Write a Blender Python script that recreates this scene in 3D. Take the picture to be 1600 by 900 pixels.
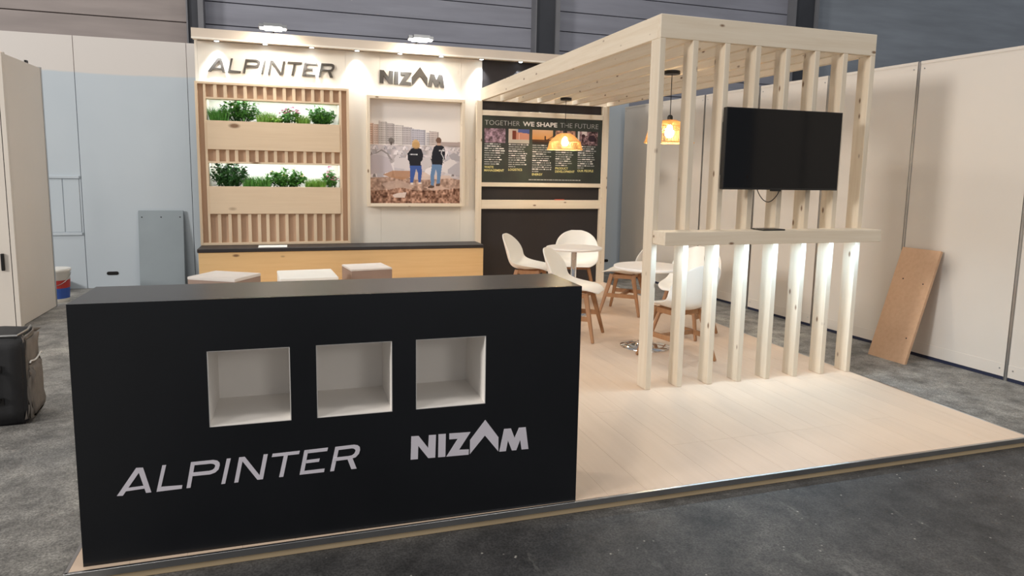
import bpy, bmesh, math, random
import numpy as np
from mathutils import Vector, Matrix

# ------------------------------------------------------------------ reset
for o in list(bpy.data.objects): bpy.data.objects.remove(o, do_unlink=True)
SC = bpy.context.scene
COL = SC.collection
random.seed(7)
Z0 = 0.055                       # platform top above the hall floor (all heights below count from the platform top)

# ------------------------------------------------------------------ camera
CAM = dict(c=(-0.5005, -2.7600, 1.4957), yaw=-0.31414, pitch=-0.12743, roll=0.01744, f=1067.33, px=0.0, py=-44.68)
def _axes():
    cy, sy = math.cos(CAM['yaw']), math.sin(CAM['yaw']); cp, sp = math.cos(CAM['pitch']), math.sin(CAM['pitch'])
    F = Vector((-sy*cp, cy*cp, sp)); R = Vector((cy, sy, 0)); U = R.cross(F)
    cr, sr = math.cos(CAM['roll']), math.sin(CAM['roll'])
    return F, R*cr+U*sr, U*cr-R*sr
AF, AR, AU = _axes()
cd = bpy.data.cameras.new('camera'); cam = bpy.data.objects.new('camera', cd); COL.objects.link(cam)
cd.sensor_width = 36; cd.lens = CAM['f']/1600*36; cd.shift_y = CAM['py']/1600; cd.clip_end = 200
m = Matrix((AR, AU, -AF)).transposed().to_4x4(); m.translation = Vector(CAM['c'])+Vector((0, 0, Z0))
cam.matrix_world = m
SC.camera = cam
def at(u, v, **k):
    """photo pixel -> point on the plane x=, y= or z= (platform heights)"""
    d = AF+AR*((u-800-CAM['px'])/CAM['f'])-AU*((v-450-CAM['py'])/CAM['f'])
    ax = list(k)[0]; i = 'xyz'.index(ax)
    t = (k[ax]-CAM['c'][i])/d[i]
    return Vector(CAM['c'])+d*t

# ------------------------------------------------------------------ world, light of the hall, exposure
SC.view_settings.view_transform = 'Standard'; SC.view_settings.look = 'None'
SC.view_settings.gamma = 1.0; SC.view_settings.use_curve_mapping = False
SC.view_settings.exposure = 0.0
w = bpy.data.worlds.new('hall_air'); SC.world = w; w.use_nodes = True
w.node_tree.nodes['Background'].inputs[0].default_value = (0.94, 0.96, 1.0, 1)
w.node_tree.nodes['Background'].inputs[1].default_value = 0.31
FIXED = {cam}
def area(name, loc, size, sizey, power, color, rot=(0, 0, 0)):
    l = bpy.data.lights.new(name, 'AREA'); l.shape = 'RECTANGLE'; l.size = size; l.size_y = sizey
    l.energy = power; l.color = color
    o = bpy.data.objects.new(name, l); COL.objects.link(o); o.location = loc; o.rotation_euler = rot
    FIXED.add(o); return o
# high-bay lamps of the exhibition hall, 9 m up, in two rows
for i, (x, y) in enumerate([(-4, -3), (3, -3), (-4, 3.5), (3, 3.5)]):
    area('hall_high_bay_light', (x, y, 9.0), 1.2, 1.2, 150 if x < 0 else 120, (1.0, 0.95, 0.88))
# lamps of the hall bays in front of the stand, far off behind the camera
for loc, pw in (((-15, -3.5, 6.0), 1400), ((4, -16, 6.0), 190)):
    d = Vector((0.5, 4, 1))-Vector(loc)
    area('hall_bay_light', loc, 2.5, 2.5, pw, (1.0, 0.96, 0.91), d.to_track_quat('-Z', 'Y').to_euler())

# ------------------------------------------------------------------ materials
def lin(c):
    r = []
    for v in c:
        v /= 255.0; r.append(v/12.92 if v <= 0.04045 else ((v+0.055)/1.055)**2.4)
    return (*r, 1)
def newmat(name):
    m = bpy.data.materials.new(name); m.use_nodes = True
    nt = m.node_tree; b = nt.nodes['Principled BSDF']
    return m, nt, b
def ramp(nt, fac, stops):
    n = nt.nodes.new('ShaderNodeValToRGB'); e = n.color_ramp.elements
    while len(e) < len(stops): e.new(0.5)
    for el, (p, c) in zip(e, stops): el.position = p; el.color = c
    nt.links.new(fac, n.inputs[0]); return n.outputs[0]
def coords(nt, scale=(1, 1, 1), rnd=True):
    tc = nt.nodes.new('ShaderNodeTexCoord'); mp = nt.nodes.new('ShaderNodeMapping')
    mp.inputs['Scale'].default_value = scale
    if rnd:
        oi = nt.nodes.new('ShaderNodeObjectInfo'); mu = nt.nodes.new('ShaderNodeMath'); mu.operation = 'MULTIPLY'
        mu.inputs[1].default_value = 37.0; nt.links.new(oi.outputs['Random'], mu.inputs[0])
        ad = nt.nodes.new('ShaderNodeVectorMath'); ad.operation = 'ADD'
        nt.links.new(tc.outputs['Object'], ad.inputs[0]); nt.links.new(mu.outputs[0], ad.inputs[1])
        nt.links.new(ad.outputs[0], mp.inputs[0])
    else: nt.links.new(tc.outputs['Object'], mp.inputs[0])
    return mp.outputs[0]
def noise(nt, vec, scale, detail=4, rough=0.5):
    n = nt.nodes.new('ShaderNodeTexNoise'); n.inputs['Scale'].default_value = scale
    n.inputs['Detail'].default_value = detail; n.inputs['Roughness'].default_value = rough
    nt.links.new(vec, n.inputs['Vector']); return n.outputs['Fac']
def mixc(nt, fac, a, b, mode='MIX'):
    n = nt.nodes.new('ShaderNodeMix'); n.data_type = 'RGBA'; n.blend_type = mode
    if isinstance(fac, (int, float)): n.inputs[0].default_value = fac
    else: nt.links.new(fac, n.inputs[0])
    for i, v in ((6, a), (7, b)):
        if isinstance(v, tuple): n.inputs[i].default_value = v
        else: nt.links.new(v, n.inputs[i])
    return n.outputs[2]
def bump(nt, b, h, s, d=0.002):
    n = nt.nodes.new('ShaderNodeBump'); n.inputs['Strength'].default_value = s; n.inputs['Distance'].default_value = d
    nt.links.new(h, n.inputs['Height']); nt.links.new(n.outputs[0], b.inputs['Normal'])
def plain(name, c, rough=0.5, metal=0.0, var=0.05, scale=6, bmp=0.0, spec=0.5):
    m, nt, b = newmat(name); f = noise(nt, coords(nt), scale, 5)
    c0 = lin(c); lo = tuple(v*(1-var) for v in c0[:3])+(1,); hi = tuple(min(1, v*(1+var)) for v in c0[:3])+(1,)
    nt.links.new(ramp(nt, f, [(0.3, lo), (0.7, hi)]), b.inputs['Base Color'])
    b.inputs['Roughness'].default_value = rough; b.inputs['Metallic'].default_value = metal
    b.inputs['Specular IOR Level'].default_value = spec
    if bmp: bump(nt, b, noise(nt, coords(nt), scale*25, 3), bmp)
    return m
def wood(name, base, dark, axis, knots=True, rough=0.55, grain=1.0, kscale=4.2, vary=0.16):
    m, nt, b = newmat(name)
    s = [14.0, 14.0, 14.0]; s['xyz'.index(axis)] = 0.7
    v = coords(nt, tuple(s)); f = noise(nt, v, 2.2, 6, 0.6)
    c = ramp(nt, f, [(0.28, lin(dark)), (0.62, lin(base))])
    c = mixc(nt, 1-0.55*grain, c, lin(base))
    oi = nt.nodes.new('ShaderNodeObjectInfo')
    c = mixc(nt, vary, c, ramp(nt, oi.outputs['Random'], [(0, lin([x*0.86 for x in base])), (1, lin([min(255, x*1.08) for x in base]))]))
    if knots:
        ks = [2.4, 2.4, 2.4]; ks['xyz'.index(axis)] = 1.1
        vo = nt.nodes.new('ShaderNodeTexVoronoi'); vo.inputs['Scale'].default_value = kscale
        nt.links.new(coords(nt, tuple(ks)), vo.inputs['Vector'])
        k = ramp(nt, vo.outputs['Distance'], [(0.06, (0.9, 0.9, 0.9, 1)), (0.13, (0, 0, 0, 1))])
        c = mixc(nt, k, c, lin((120, 88, 62)))
    nt.links.new(c, b.inputs['Base Color']); b.inputs['Roughness'].default_value = rough
    b.inputs['Specular IOR Level'].default_value = 0.3
    bump(nt, b, f, 0.08, 0.001); return m
def emit(name, c, s):
    m, nt, b = newmat(name); b.inputs['Base Color'].default_value = (*c, 1)
    b.inputs['Emission Color'].default_value = (*c, 1); b.inputs['Emission Strength'].default_value = s; return m
def painted(name, rough=0.6):
    m, nt, b = newmat(name); a = nt.nodes.new('ShaderNodeAttribute'); a.attribute_name = 'Col'
    nt.links.new(a.outputs['Color'], b.inputs['Base Color']); b.inputs['Roughness'].default_value = rough
    b.inputs['Specular IOR Level'].default_value = 0.25; return m

PINE = {a: wood('pine_'+a, (230, 217, 197), (208, 188, 160), a) for a in 'xyz'}
PLY = wood('plywood', (222, 200, 172), (206, 180, 150), 'x', True, 0.6, 0.7, 1.6)
SLAT = wood('slat_wood', (222, 200, 172), (206, 180, 150), 'z', False, 0.6, 0.7)
BACKB = wood('backing_board', (202, 170, 144), (184, 152, 126), 'z', False, 0.7, 0.6)
BENCHW = wood('bench_pine', (226, 190, 138), (208, 168, 114), 'x', True, 0.55, 0.8, 2.6)
OAK = wood('chair_wood', (168, 124, 88), (136, 96, 64), 'z', False, 0.5)
LEANW = wood('leaning_board', (206, 168, 136), (184, 144, 112), 'x', False, 0.55, 0.8)
FLOORB = wood('floor_board', (224, 199, 175), (208, 182, 156), 'y', False, 0.42, 0.6, 4.2, 0.06)
STRIPW = wood('strip_wood', (196, 174, 140), (160, 136, 104), 'x', False, 0.7)
BLACK = plain('counter_black', (21, 23, 27), 0.27, 0, 0.12, 3, 0, 0.5)
TOPB = plain('counter_top_sheen', (46, 47, 50), 0.3, 0, 0.08, 3)  # counter black made lighter: grazing sheen of the top put into its colour
BLACKW = plain('black_wall', (40, 35, 36), 0.6, 0, 0.1, 2)
BENCHTOP = plain('bench_top_black', (42, 38, 38), 0.5)
WHITEW = plain('stand_white', (236, 229, 217), 0.6, 0, 0.02, 2)
FASCIA = plain('fascia_cream', (214, 200, 184), 0.6, 0, 0.03, 2)
NICHEW = plain('niche_white', (243, 238, 232), 0.6, 0, 0.02, 3)
PANELW = plain('panel_white', (224, 215, 204), 0.45, 0, 0.025, 1.2)
ALU = plain('aluminium', (190, 190, 190), 0.3, 1.0, 0.06, 8)
CHROME = plain('chrome', (225, 225, 225), 0.06, 1.0, 0.02, 8)
PLAST = plain('white_plastic', (240, 236, 228), 0.35, 0, 0.02, 4)
TABLEW = plain('table_white', (240, 234, 228), 0.35, 0, 0.02, 4)
DARKM = plain('dark_metal', (30, 28, 27), 0.45, 0.3, 0.1, 8)
LETG = plain('letter_grey', (84, 79, 74), 0.8, 0, 0.03, 6, 0, 0.1)
LETV = plain('letter_vinyl', (226, 220, 228), 0.5)
def straw():
    m, nt, b = newmat('straw'); f = noise(nt, coords(nt), 20, 4)
    c = ramp(nt, f, [(0.3, lin((226, 190, 124))), (0.7, lin((244, 214, 156)))]); nt.links.new(c, b.inputs['Base Color']); b.inputs['Roughness'].default_value = 0.7
    t = nt.nodes.new('ShaderNodeBsdfTranslucent'); nt.links.new(c, t.inputs[0]); mx = nt.nodes.new('ShaderNodeMixShader'); mx.inputs[0].default_value = 0.4
    nt.links.new(b.outputs[0], mx.inputs[1]); nt.links.new(t.outputs[0], mx.inputs[2]); nt.links.new(mx.outputs[0], nt.nodes['Material Output'].inputs[0]); return m
STRAW = straw()
SOIL = plain('soil', (48, 36, 28), 0.95, 0, 0.3, 40, 0.4)
LEAF1 = plain('leaf_green', (88, 148, 60), 0.5, 0, 0.35, 30)
LEAF2 = plain('leaf_dark', (58, 106, 52), 0.5, 0, 0.35, 30)
LEAF3 = plain('leaf_bright', (128, 172, 68), 0.55, 0, 0.3, 30)
PINK = plain('petal_pink', (222, 118, 168), 0.6, 0, 0.2, 40)
DRED = plain('petal_dark_red', (120, 40, 56), 0.6, 0, 0.2, 40)
YELL = plain('petal_yellow', (232, 214, 120), 0.6, 0, 0.2, 40)
CREAM = plain('petal_cream', (238, 216, 196), 0.6, 0, 0.15, 40)
BLUEG = plain('leaning_grey', (150, 160, 166), 0.5, 0, 0.05, 2)
TAUPE = plain('taupe_side', (150, 128, 116), 0.7, 0, 0.06, 4)
PAPER = plain('paper_white', (240, 238, 232), 0.6, 0, 0.02, 4)
BAGB = plain('bag_black', (38, 38, 40), 0.6, 0, 0.2, 14, 0.3)
BAGG = plain('bag_grey', (120, 112, 104), 0.75, 0, 0.15, 14, 0.4)
SCREEN = plain('screen_glass', (6, 7, 11), 0.08, 0, 0.05, 2, 0, 0.3)
BEZEL = plain('bezel_black', (16, 16, 17), 0.35, 0, 0.05, 4)
REDP = plain('label_red', (176, 54, 50), 0.5)
NAVY = plain('rail_navy', (34, 40, 66), 0.6)
BLUEP = plain('label_blue', (50, 84, 160), 0.5)
LEDC = emit('led_cool', (0.86, 0.94, 1.0), 14)
LEDW = emit('lamp_glow', (1.0, 0.97, 0.9), 10)
SPOTG = emit('downlight_glow', (0.85, 0.94, 1.0), 12)
BULB = emit('bulb_glow', (1.0, 0.80, 0.52), 230)
PRINT = painted('printed_picture')
STEEL = plain('column_steel', (62, 64, 70), 0.6, 0.2, 0.1, 3)
STEELL = plain('column_steel_light', (120, 120, 124), 0.6, 0.1, 0.06, 3)

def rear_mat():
    m, nt, b = newmat('rear_panel_two_tone')
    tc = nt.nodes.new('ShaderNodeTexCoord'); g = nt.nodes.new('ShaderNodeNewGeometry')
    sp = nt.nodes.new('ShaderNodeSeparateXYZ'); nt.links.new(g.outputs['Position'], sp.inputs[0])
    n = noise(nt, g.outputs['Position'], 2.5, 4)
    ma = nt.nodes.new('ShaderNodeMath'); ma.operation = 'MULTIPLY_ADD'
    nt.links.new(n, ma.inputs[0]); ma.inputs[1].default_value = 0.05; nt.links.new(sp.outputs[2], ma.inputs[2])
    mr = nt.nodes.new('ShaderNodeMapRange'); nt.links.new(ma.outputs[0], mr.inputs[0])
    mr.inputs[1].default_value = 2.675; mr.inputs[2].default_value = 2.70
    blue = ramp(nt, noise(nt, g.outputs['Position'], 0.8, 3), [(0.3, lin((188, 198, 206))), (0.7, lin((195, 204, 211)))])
    c = mixc(nt, mr.outputs[0], blue, lin((214, 208, 203)))  # pale blue-grey below a slightly wavy level, off-white above it
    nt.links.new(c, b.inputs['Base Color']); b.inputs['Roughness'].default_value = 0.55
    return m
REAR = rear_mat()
def clad_mat(name, c):
    m, nt, b = newmat(name); v = coords(nt, (0.4, 3, 3)); f = noise(nt, v, 2, 4)
    nt.links.new(ramp(nt, f, [(0.3, lin([x*0.93 for x in c])), (0.7, lin([x*1.05 for x in c]))]), b.inputs['Base Color'])
    b.inputs['Roughness'].default_value = 0.5; return m
CLADW = clad_mat('cladding_warm', (158, 147, 143)); CLADB = clad_mat('cladding_blue', (146, 147, 158)); CLADP = clad_mat('cladding_plain', (142, 149, 158))
def concrete():
    m, nt, b = newmat('hall_concrete'); v = coords(nt, rnd=False)
    big = noise(nt, v, 0.55, 6, 0.6); mid = noise(nt, v, 6, 8, 0.7); fine = noise(nt, v, 105, 3, 0.75)
    c = ramp(nt, big, [(0.36, lin((108, 107, 105))), (0.52, lin((132, 129, 124))), (0.68, lin((160, 156, 148)))])
    c = mixc(nt, 0.8, c, ramp(nt, mid, [(0.34, (0.2, 0.2, 0.2, 1)), (0.5, (0.5, 0.5, 0.5, 1)), (0.66, (0.82, 0.82, 0.81, 1))]), 'OVERLAY')
    c = mixc(nt, 0.75, c, ramp(nt, fine, [(0.38, (0.22, 0.22, 0.22, 1)), (0.62, (0.72, 0.72, 0.72, 1))]), 'OVERLAY')
    # asphalt surface of the aisle in front of the stand
    g = nt.nodes.new('ShaderNodeNewGeometry'); sp = nt.nodes.new('ShaderNodeSeparateXYZ'); nt.links.new(g.outputs['Position'], sp.inputs[0])
    def mr(out, a, b_, t0, t1):
        n = nt.nodes.new('ShaderNodeMapRange'); n.interpolation_type = 'SMOOTHSTEP'; ad = nt.nodes.new('ShaderNodeMath'); ad.operation = 'MULTIPLY_ADD'
        nt.links.new(big, ad.inputs[0]); ad.inputs[1].default_value = 0.9; nt.links.new(out, ad.inputs[2]); nt.links.new(ad.outputs[0], n.inputs[0])
        n.inputs[1].default_value = a; n.inputs[2].default_value = b_; n.inputs[3].default_value = t0; n.inputs[4].default_value = t1; return n.outputs[0]
    mk = nt.nodes.new('ShaderNodeMath'); mk.operation = 'MULTIPLY'
    nt.links.new(mr(sp.outputs[1], 0.2, 1.0, 1, 0), mk.inputs[0]); nt.links.new(mr(sp.outputs[0], -1.6, -0.4, 0, 1), mk.inputs[1])
    asp = mixc(nt, 1.0, mixc(nt, 0.05, c, (0.10, 0.10, 0.105, 1)), (0.28, 0.28, 0.295, 1), 'MULTIPLY'); c = mixc(nt, mk.outputs[0], c, asp)
    # pale scuffs and crumbs
    vo = nt.nodes.new('ShaderNodeTexVoronoi'); vo.inputs['Scale'].default_value = 20; nt.links.new(v, vo.inputs['Vector'])
    crumb = ramp(nt, vo.outputs['Distance'], [(0.05, (1, 1, 1, 1)), (0.12, (0, 0, 0, 1))])
    keep = ramp(nt, noise(nt, v, 9, 2), [(0.50, (0, 0, 0, 1)), (0.57, (1, 1, 1, 1))])
    mk = nt.nodes.new('ShaderNodeMath'); mk.operation = 'MULTIPLY'; nt.links.new(crumb, mk.inputs[0]); nt.links.new(keep, mk.inputs[1])
    c = mixc(nt, mk.outputs[0], c, lin((176, 172, 164)))
    sc = noise(nt, coords(nt, (2.2, 0.7, 1), False), 2.4, 9, 0.75)
    sf = ramp(nt, sc, [(0.60, (0, 0, 0, 1)), (0.72, (0.45, 0.45, 0.45, 1))])
    c = mixc(nt, sf, c, lin((160, 158, 152)))
    nt.links.new(c, b.inputs['Base Color']); b.inputs['Roughness'].default_value = 0.62
    bump(nt, b, mid, 0.35, 0.006); return m
CONC = concrete()

# ------------------------------------------------------------------ mesh helpers
W = {}                                             # world place of each object (platform heights)
def link(name, mesh, mat, loc=(0, 0, 0), parent=None, local=False, smooth=False, rot=None):
    o = bpy.data.objects.new(name, mesh); COL.objects.link(o)
    if mesh is not None and mat is not None and not mesh.materials: mesh.materials.append(mat)
    loc = Vector(loc); W[o] = loc.copy()
    if parent is not None:
        o.parent = parent
        if not local: loc = loc-W[parent]
    o.location = loc
    if rot: o.rotation_euler = rot
    if smooth and mesh is not None:
        for p in mesh.polygons: p.use_smooth = True
    return o
def tag(o, label=None, cat=None, group=None, kind=None):
    if label: o['label'] = label
    if cat: o['category'] = cat
    if group: o['group'] = group
    if kind: o['kind'] = kind
    return o
def empty(name, loc, rz=0.0):
    o = bpy.data.objects.new(name, None); COL.objects.link(o); o.location = loc; o.rotation_euler.z = rz
    o.empty_display_size = 0.1; W[o] = Vector(loc); return o
def me(name, bm):
    d = bpy.data.meshes.new(name); bm.normal_update(); bm.to_mesh(d); bm.free(); return d
def boxmesh(sx, sy, sz, bev=0.0):
    bm = bmesh.new(); bmesh.ops.create_cube(bm, size=1)
    bmesh.ops.scale(bm, vec=(sx, sy, sz), verts=bm.verts); bmesh.ops.translate(bm, vec=(0, 0, sz/2), verts=bm.verts)
    if bev: bmesh.ops.bevel(bm, geom=list(bm.edges), offset=bev, segments=1, affect='EDGES', profile=0.5)
    return me('box', bm)
_cache = {}
def box(name, x0, x1, y0, y1, z0, z1, mat, parent=None, bev=0.0, local=False, rot=None):
    k = (round(x1-x0, 4), round(y1-y0, 4), round(z1-z0, 4), bev, mat.name)
    if k not in _cache:
        _cache[k] = boxmesh(x1-x0, y1-y0, z1-z0, bev); _cache[k].materials.append(mat)
    return link(name, _cache[k], mat, ((x0+x1)/2, (y0+y1)/2, z0), parent, local, rot=rot)
def addbox(bm, x0, x1, y0, y1, z0, z1):
    vs = [bm.verts.new((x, y, z)) for z in (z0, z1) for x, y in ((x0, y0), (x1, y0), (x1, y1), (x0, y1))]
    for f in ((3, 2, 1, 0), (4, 5, 6, 7), (0, 1, 5, 4), (1, 2, 6, 5), (2, 3, 7, 6), (3, 0, 4, 7)): bm.faces.new([vs[i] for i in f])
def lathe(prof, n=32, cap=True):
    bm = bmesh.new(); rings = []
    for r, z in prof:
        rings.append([bm.verts.new((r*math.cos(2*math.pi*i/n), r*math.sin(2*math.pi*i/n), z)) for i in range(n)])
    for a, b in zip(rings, rings[1:]):
        for i in range(n): bm.faces.new((a[i], a[(i+1) % n], b[(i+1) % n], b[i]))
    if cap: bm.faces.new(list(reversed(rings[0]))); bm.faces.new(rings[-1])
    return bm
def tube(bm, pts, rad, n=8):
    pts = [Vector(p) for p in pts]; rings = []
    rr = rad if isinstance(rad, (list, tuple)) else [rad]*len(pts)
    for i, p in enumerate(pts):
        d = (pts[min(i+1, len(pts)-1)]-pts[max(i-1, 0)]).normalized()
        a = d.cross(Vector((0, 0, 1)));
        if a.length < 1e-3: a = d.cross(Vector((1, 0, 0)))
        a.normalize(); b = d.cross(a)
        rings.append([bm.verts.new(p+(a*math.cos(2*math.pi*k/n)+b*math.sin(2*math.pi*k/n))*rr[i]) for k in range(n)])
    for r0, r1 in zip(rings, rings[1:]):
        for k in range(n): bm.faces.new((r0[k], r0[(k+1) % n], r1[(k+1) % n], r1[k]))
    bm.faces.new(list(reversed(rings[0]))); bm.faces.new(rings[-1])
def extrude_poly(bm, pts, y_front, y_back):
    """outline in (x, z), thickness along y"""
    a = [bm.verts.new((x, y_front, z)) for x, z in pts]; b = [bm.verts.new((x, y_back, z)) for x, z in pts]
    n = len(pts)
    bm.faces.new(a); bm.faces.new(list(reversed(b)))
    for i in range(n): bm.faces.new((a[i], b[i], b[(i+1) % n], a[(i+1) % n]))
def fixn(bm): bmesh.ops.recalc_face_normals(bm, faces=bm.faces); return bm

# ================================================================== THE HALL (setting)
fl = box('floor', -14, 16, -8, 14, -0.055-0.05, -0.055, CONC); tag(fl, kind='structure')
H = -0.055
# far cladding wall of the hall, horizontal panels between steel columns
wf = empty('wall_far', (2, 8.2, H)); tag(wf, kind='structure')
SEAM = [1.91+0.32*i for i in range(14)]
for (x0, x1, mt) in ((-9.0, -1.80, CLADW), (-1.60, 3.34, CLADB), (3.74, 8.35, CLADB)):
    for a, b in zip(SEAM, SEAM[1:]): box('cladding_panel', x0, x1, 8.2, 8.26, a+0.008, b-0.004, mt, wf, 0.004)
box('cladding_panel', 8.9, 18, 8.2, 8.26, 1.0, 6.4, CLADP, wf)
box('backing_sheet', -9, 18, 8.27, 8.30, H, 6.5, STEEL, wf)
for cx, wd in ((-1.70, 0.20), (3.54, 0.40), (8.62, 0.50)):
    box('column', cx-wd/2, cx+wd/2-0.07, 8.02, 8.27, H, 6.5, STEEL, wf)
    box('column_flange', cx+wd/2-0.07, cx+wd/2, 7.98, 8.27, H, 6.5, STEELL, wf)
    box('column_flange', cx-wd/2-0.02, cx-wd/2, 7.98, 8.27, H, 6.5, STEELL, wf)
# rear partition of two-tone panels
wr = empty('wall_rear', (1, 6.97, H)); tag(wr, kind='structure')
for i in range(8):
    a = -5.455+1.2475*i
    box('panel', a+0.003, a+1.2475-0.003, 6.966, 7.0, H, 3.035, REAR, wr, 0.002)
bm = lathe([(0.032, -0.004), (0.032, 0.004)], 16)
SLOTM = me('slot', bm)
def slot(x, z):
    bm = bmesh.new(); n = 10; pts = []
    for k in range(n+1): t = -math.pi/2+math.pi*k/n; pts.append((0.045+0.022*math.cos(t), 0.022*math.sin(t)))
    for k in range(n+1): t = math.pi/2+math.pi*k/n; pts.append((-0.045+0.022*math.cos(t), 0.022*math.sin(t)))
    extrude_poly(bm, pts, -0.003, 0.003); fixn(bm)
    return link('grip_slot', me('slot', bm), DARKM, (x, 6.9635, z), wr)
for x in (-3.245, -2.672, 4.19): slot(x, 0.130)
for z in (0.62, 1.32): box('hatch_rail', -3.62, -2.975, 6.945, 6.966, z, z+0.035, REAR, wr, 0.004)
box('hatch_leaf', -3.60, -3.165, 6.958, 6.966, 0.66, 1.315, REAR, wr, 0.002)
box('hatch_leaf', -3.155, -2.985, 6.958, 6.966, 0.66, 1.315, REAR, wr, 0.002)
# right partition: white panels with aluminium joint posts
rw_dir = Vector((-0.2343, 3.53, 0)).normalized(); rw_p = Vector((4.776, 0.97, H))
ang = math.atan2(rw_dir.y, rw_dir.x)
wrt = empty('wall_right', rw_p, ang); tag(wrt, kind='structure')
PW = 0.981
for i in range(-3, 6):
    a = PW*i; hgt = 2.555
    bm = bmesh.new(); addbox(bm, a+0.014, a+PW-0.014, -0.04, 0.0, 0.03, hgt); o = link('panel', me('p', bm), PANELW, (0, 0, 0), wrt, True)
    bm = bmesh.new(); addbox(bm, a-0.009, a+0.009, -0.045, 0.003, 0.0, hgt); addbox(bm, a-0.014, a-0.0115, -0.045, 0.004, 0, hgt); addbox(bm, a+0.0115, a+0.014, -0.045, 0.004, 0, hgt)
    link('joint_post', me('p', bm), ALU, (0, 0, 0), wrt, True)
    bm = bmesh.new(); addbox(bm, a+0.014, a+PW-0.014, -0.042, 0.003, hgt-0.02, hgt+0.004); link('top_rail', me('p', bm), PANELW, (0, 0, 0), wrt, True)
    bm = bmesh.new(); addbox(bm, a+0.014, a+PW-0.014, 0.0, 0.003, 0.03, 0.13); link('bottom_rail', me('p', bm), PANELW, (0, 0, 0), wrt, True)
    for sx in (0.05, PW-0.05):
        for sz in (0.09, hgt-0.06):
            bm = lathe([(0.006, 0), (0.006, 0.004)], 10)
            bmesh.ops.rotate(bm, verts=bm.verts, matrix=Matrix.Rotation(-math.pi/2, 3, 'X'))
            link('screw', me('s', bm), ALU, (a+sx, 0.0, sz), wrt, True)
    bm = bmesh.new(); addbox(bm, a+0.014, a+PW-0.014, -0.03, -0.005, 0.0, 0.03); link('foot_gap_rail', me('p', bm), NAVY, (0, 0, 0), wrt, True)
# left partition: one panel seen edge on and one facing the camera
wl = empty('wall_left', (-2.97, 5.3, H)); tag(wl, kind='structure')
for a, b in ((4.79, 5.79),):
    box('panel', -3.01, -2.97, a+0.02, b-0.02, H+0.005, 2.49, PANELW, wl, 0.002)
box('joint_post', -3.015, -2.965, 5.77, 5.80, H, 2.50, ALU, wl); box('joint_post', -3.015, -2.965, 4.765, 4.81, H, 2.50, PANELW, wl)
box('joint_post', -3.0, -2.958, 4.70, 4.74, H, 2.49, PANELW, wl)
box('panel', -4.0, -2.992, 4.70, 4.74, H+0.005, 2.485, PANELW, wl, 0.002)
box('clip', -2.99, -2.97, 5.38, 5.43, 2.49, 2.515, DARKM, wl)
box('latch', -3.075, -3.05, 4.675, 4.70, 0.50, 0.66, DARKM, wl, 0.004)

# ================================================================== PLATFORM
X0, X1, Y0, Y1 = -1.325, 3.618, -0.035, 5.813
pf = empty('platform', ((X0+X1)/2, (Y0+Y1)/2, H)); tag(pf, 'raised exhibition platform of pale wood boards with aluminium edge', 'platform')
rnd = random.Random(3); bw = 0.2; x = X0+0.012; nb = 0
while x < X1-0.013:
    xb = min(x+bw, X1-0.012)
    if 1.55 < (x+xb)/2 < 2.75: cuts = [0.43, 2.43, 4.43]
    else:
        s = rnd.uniform(0.2, 1.9); cuts = [s, s+2, s+4]
    ys = [Y0+0.012]+[c for c in cuts if c < Y1-0.2]+[Y1]
    for a, b in zip(ys, ys[1:]): box('floor_board', x+0.0004, xb-0.0004, a+0.0004, b-0.0004, -0.012, 0.0, FLOORB, pf)
    x = xb
box('underlay', X0+0.01, X1-0.01, Y0+0.01, Y1, -0.030, -0.0122, STRIPW, pf)
for nm, a in (('edge_trim', (X0, X1, Y0-0.002, Y0+0.012)), ('edge_trim', (X0-0.002, X0+0.012, Y0, Y1)), ('edge_trim', (X1-0.012, X1+0.002, Y0, Y1))):
    box(nm, *a, -0.028, 0.0, ALU, pf, 0.001)
box('base_strip', X0+0.004, X1-0.004, Y0+0.003, Y0+0.05, H, -0.030, STRIPW, pf, 0.002)
box('base_strip', X0+0.004, X0+0.05, Y0+0.05, Y1, H, -0.030, STRIPW, pf); box('base_strip', X1-0.05, X1-0.004, Y0+0.05, Y1, H, -0.030, STRIPW, pf)

# ================================================================== STAND BACK WALL
YB = 5.815
wb = empty('wall_back', (0.1, 6.0, H)); tag(wb, kind='structure')
OX0, OX1, OZ0, OZ1 = -1.455, 0.155, 0.585, 2.41            # opening behind the planting unit
seams = [-1.485, -0.44, 0.565, 1.57, 1.845]
def wpanel(x0, x1, z0, z1, mt=WHITEW, nm='panel'):
    if x1-x0 > 0.004: box(nm, x0+0.0008, x1-0.0008, YB, YB+0.03, z0, z1, mt, wb)
wpanel(-1.485, OX0, H, 2.89); wpanel(OX0, -0.44, OZ1, 2.89); wpanel(-0.44, OX1, OZ1, 2.89); wpanel(OX0, OX1, H, OZ0)
wpanel(OX1, 0.565, H, 2.89); wpanel(0.565, 1.57, H, 2.89); wpanel(1.57, 1.845, H, 2.89)
wpanel(1.845, 3.60, H, 2.89, BLACKW, 'black_panel')
box('end_return', -1.485, -1.455, YB+0.03, 6.25, H, 2.99, WHITEW, wb); box('end_return', 3.57, 3.60, YB+0.03, 6.25, H, 2.99, WHITEW, wb)
box('rear_sheet', -1.455, 3.57, 6.22, 6.25, H, 2.99, WHITEW, wb)
box('top_sheet', -1.485, 3.60, YB, 6.25, 2.99, 3.0, FASCIA, wb)
box('fascia', -1.495, 3.61, 5.665, YB-0.001, 2.895, 3.0, FASCIA, wb, 0.002)
box('fascia_lip', -1.495, 3.61, 5.660, 5.672, 2.885, 2.905, WHITEW, wb)

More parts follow.
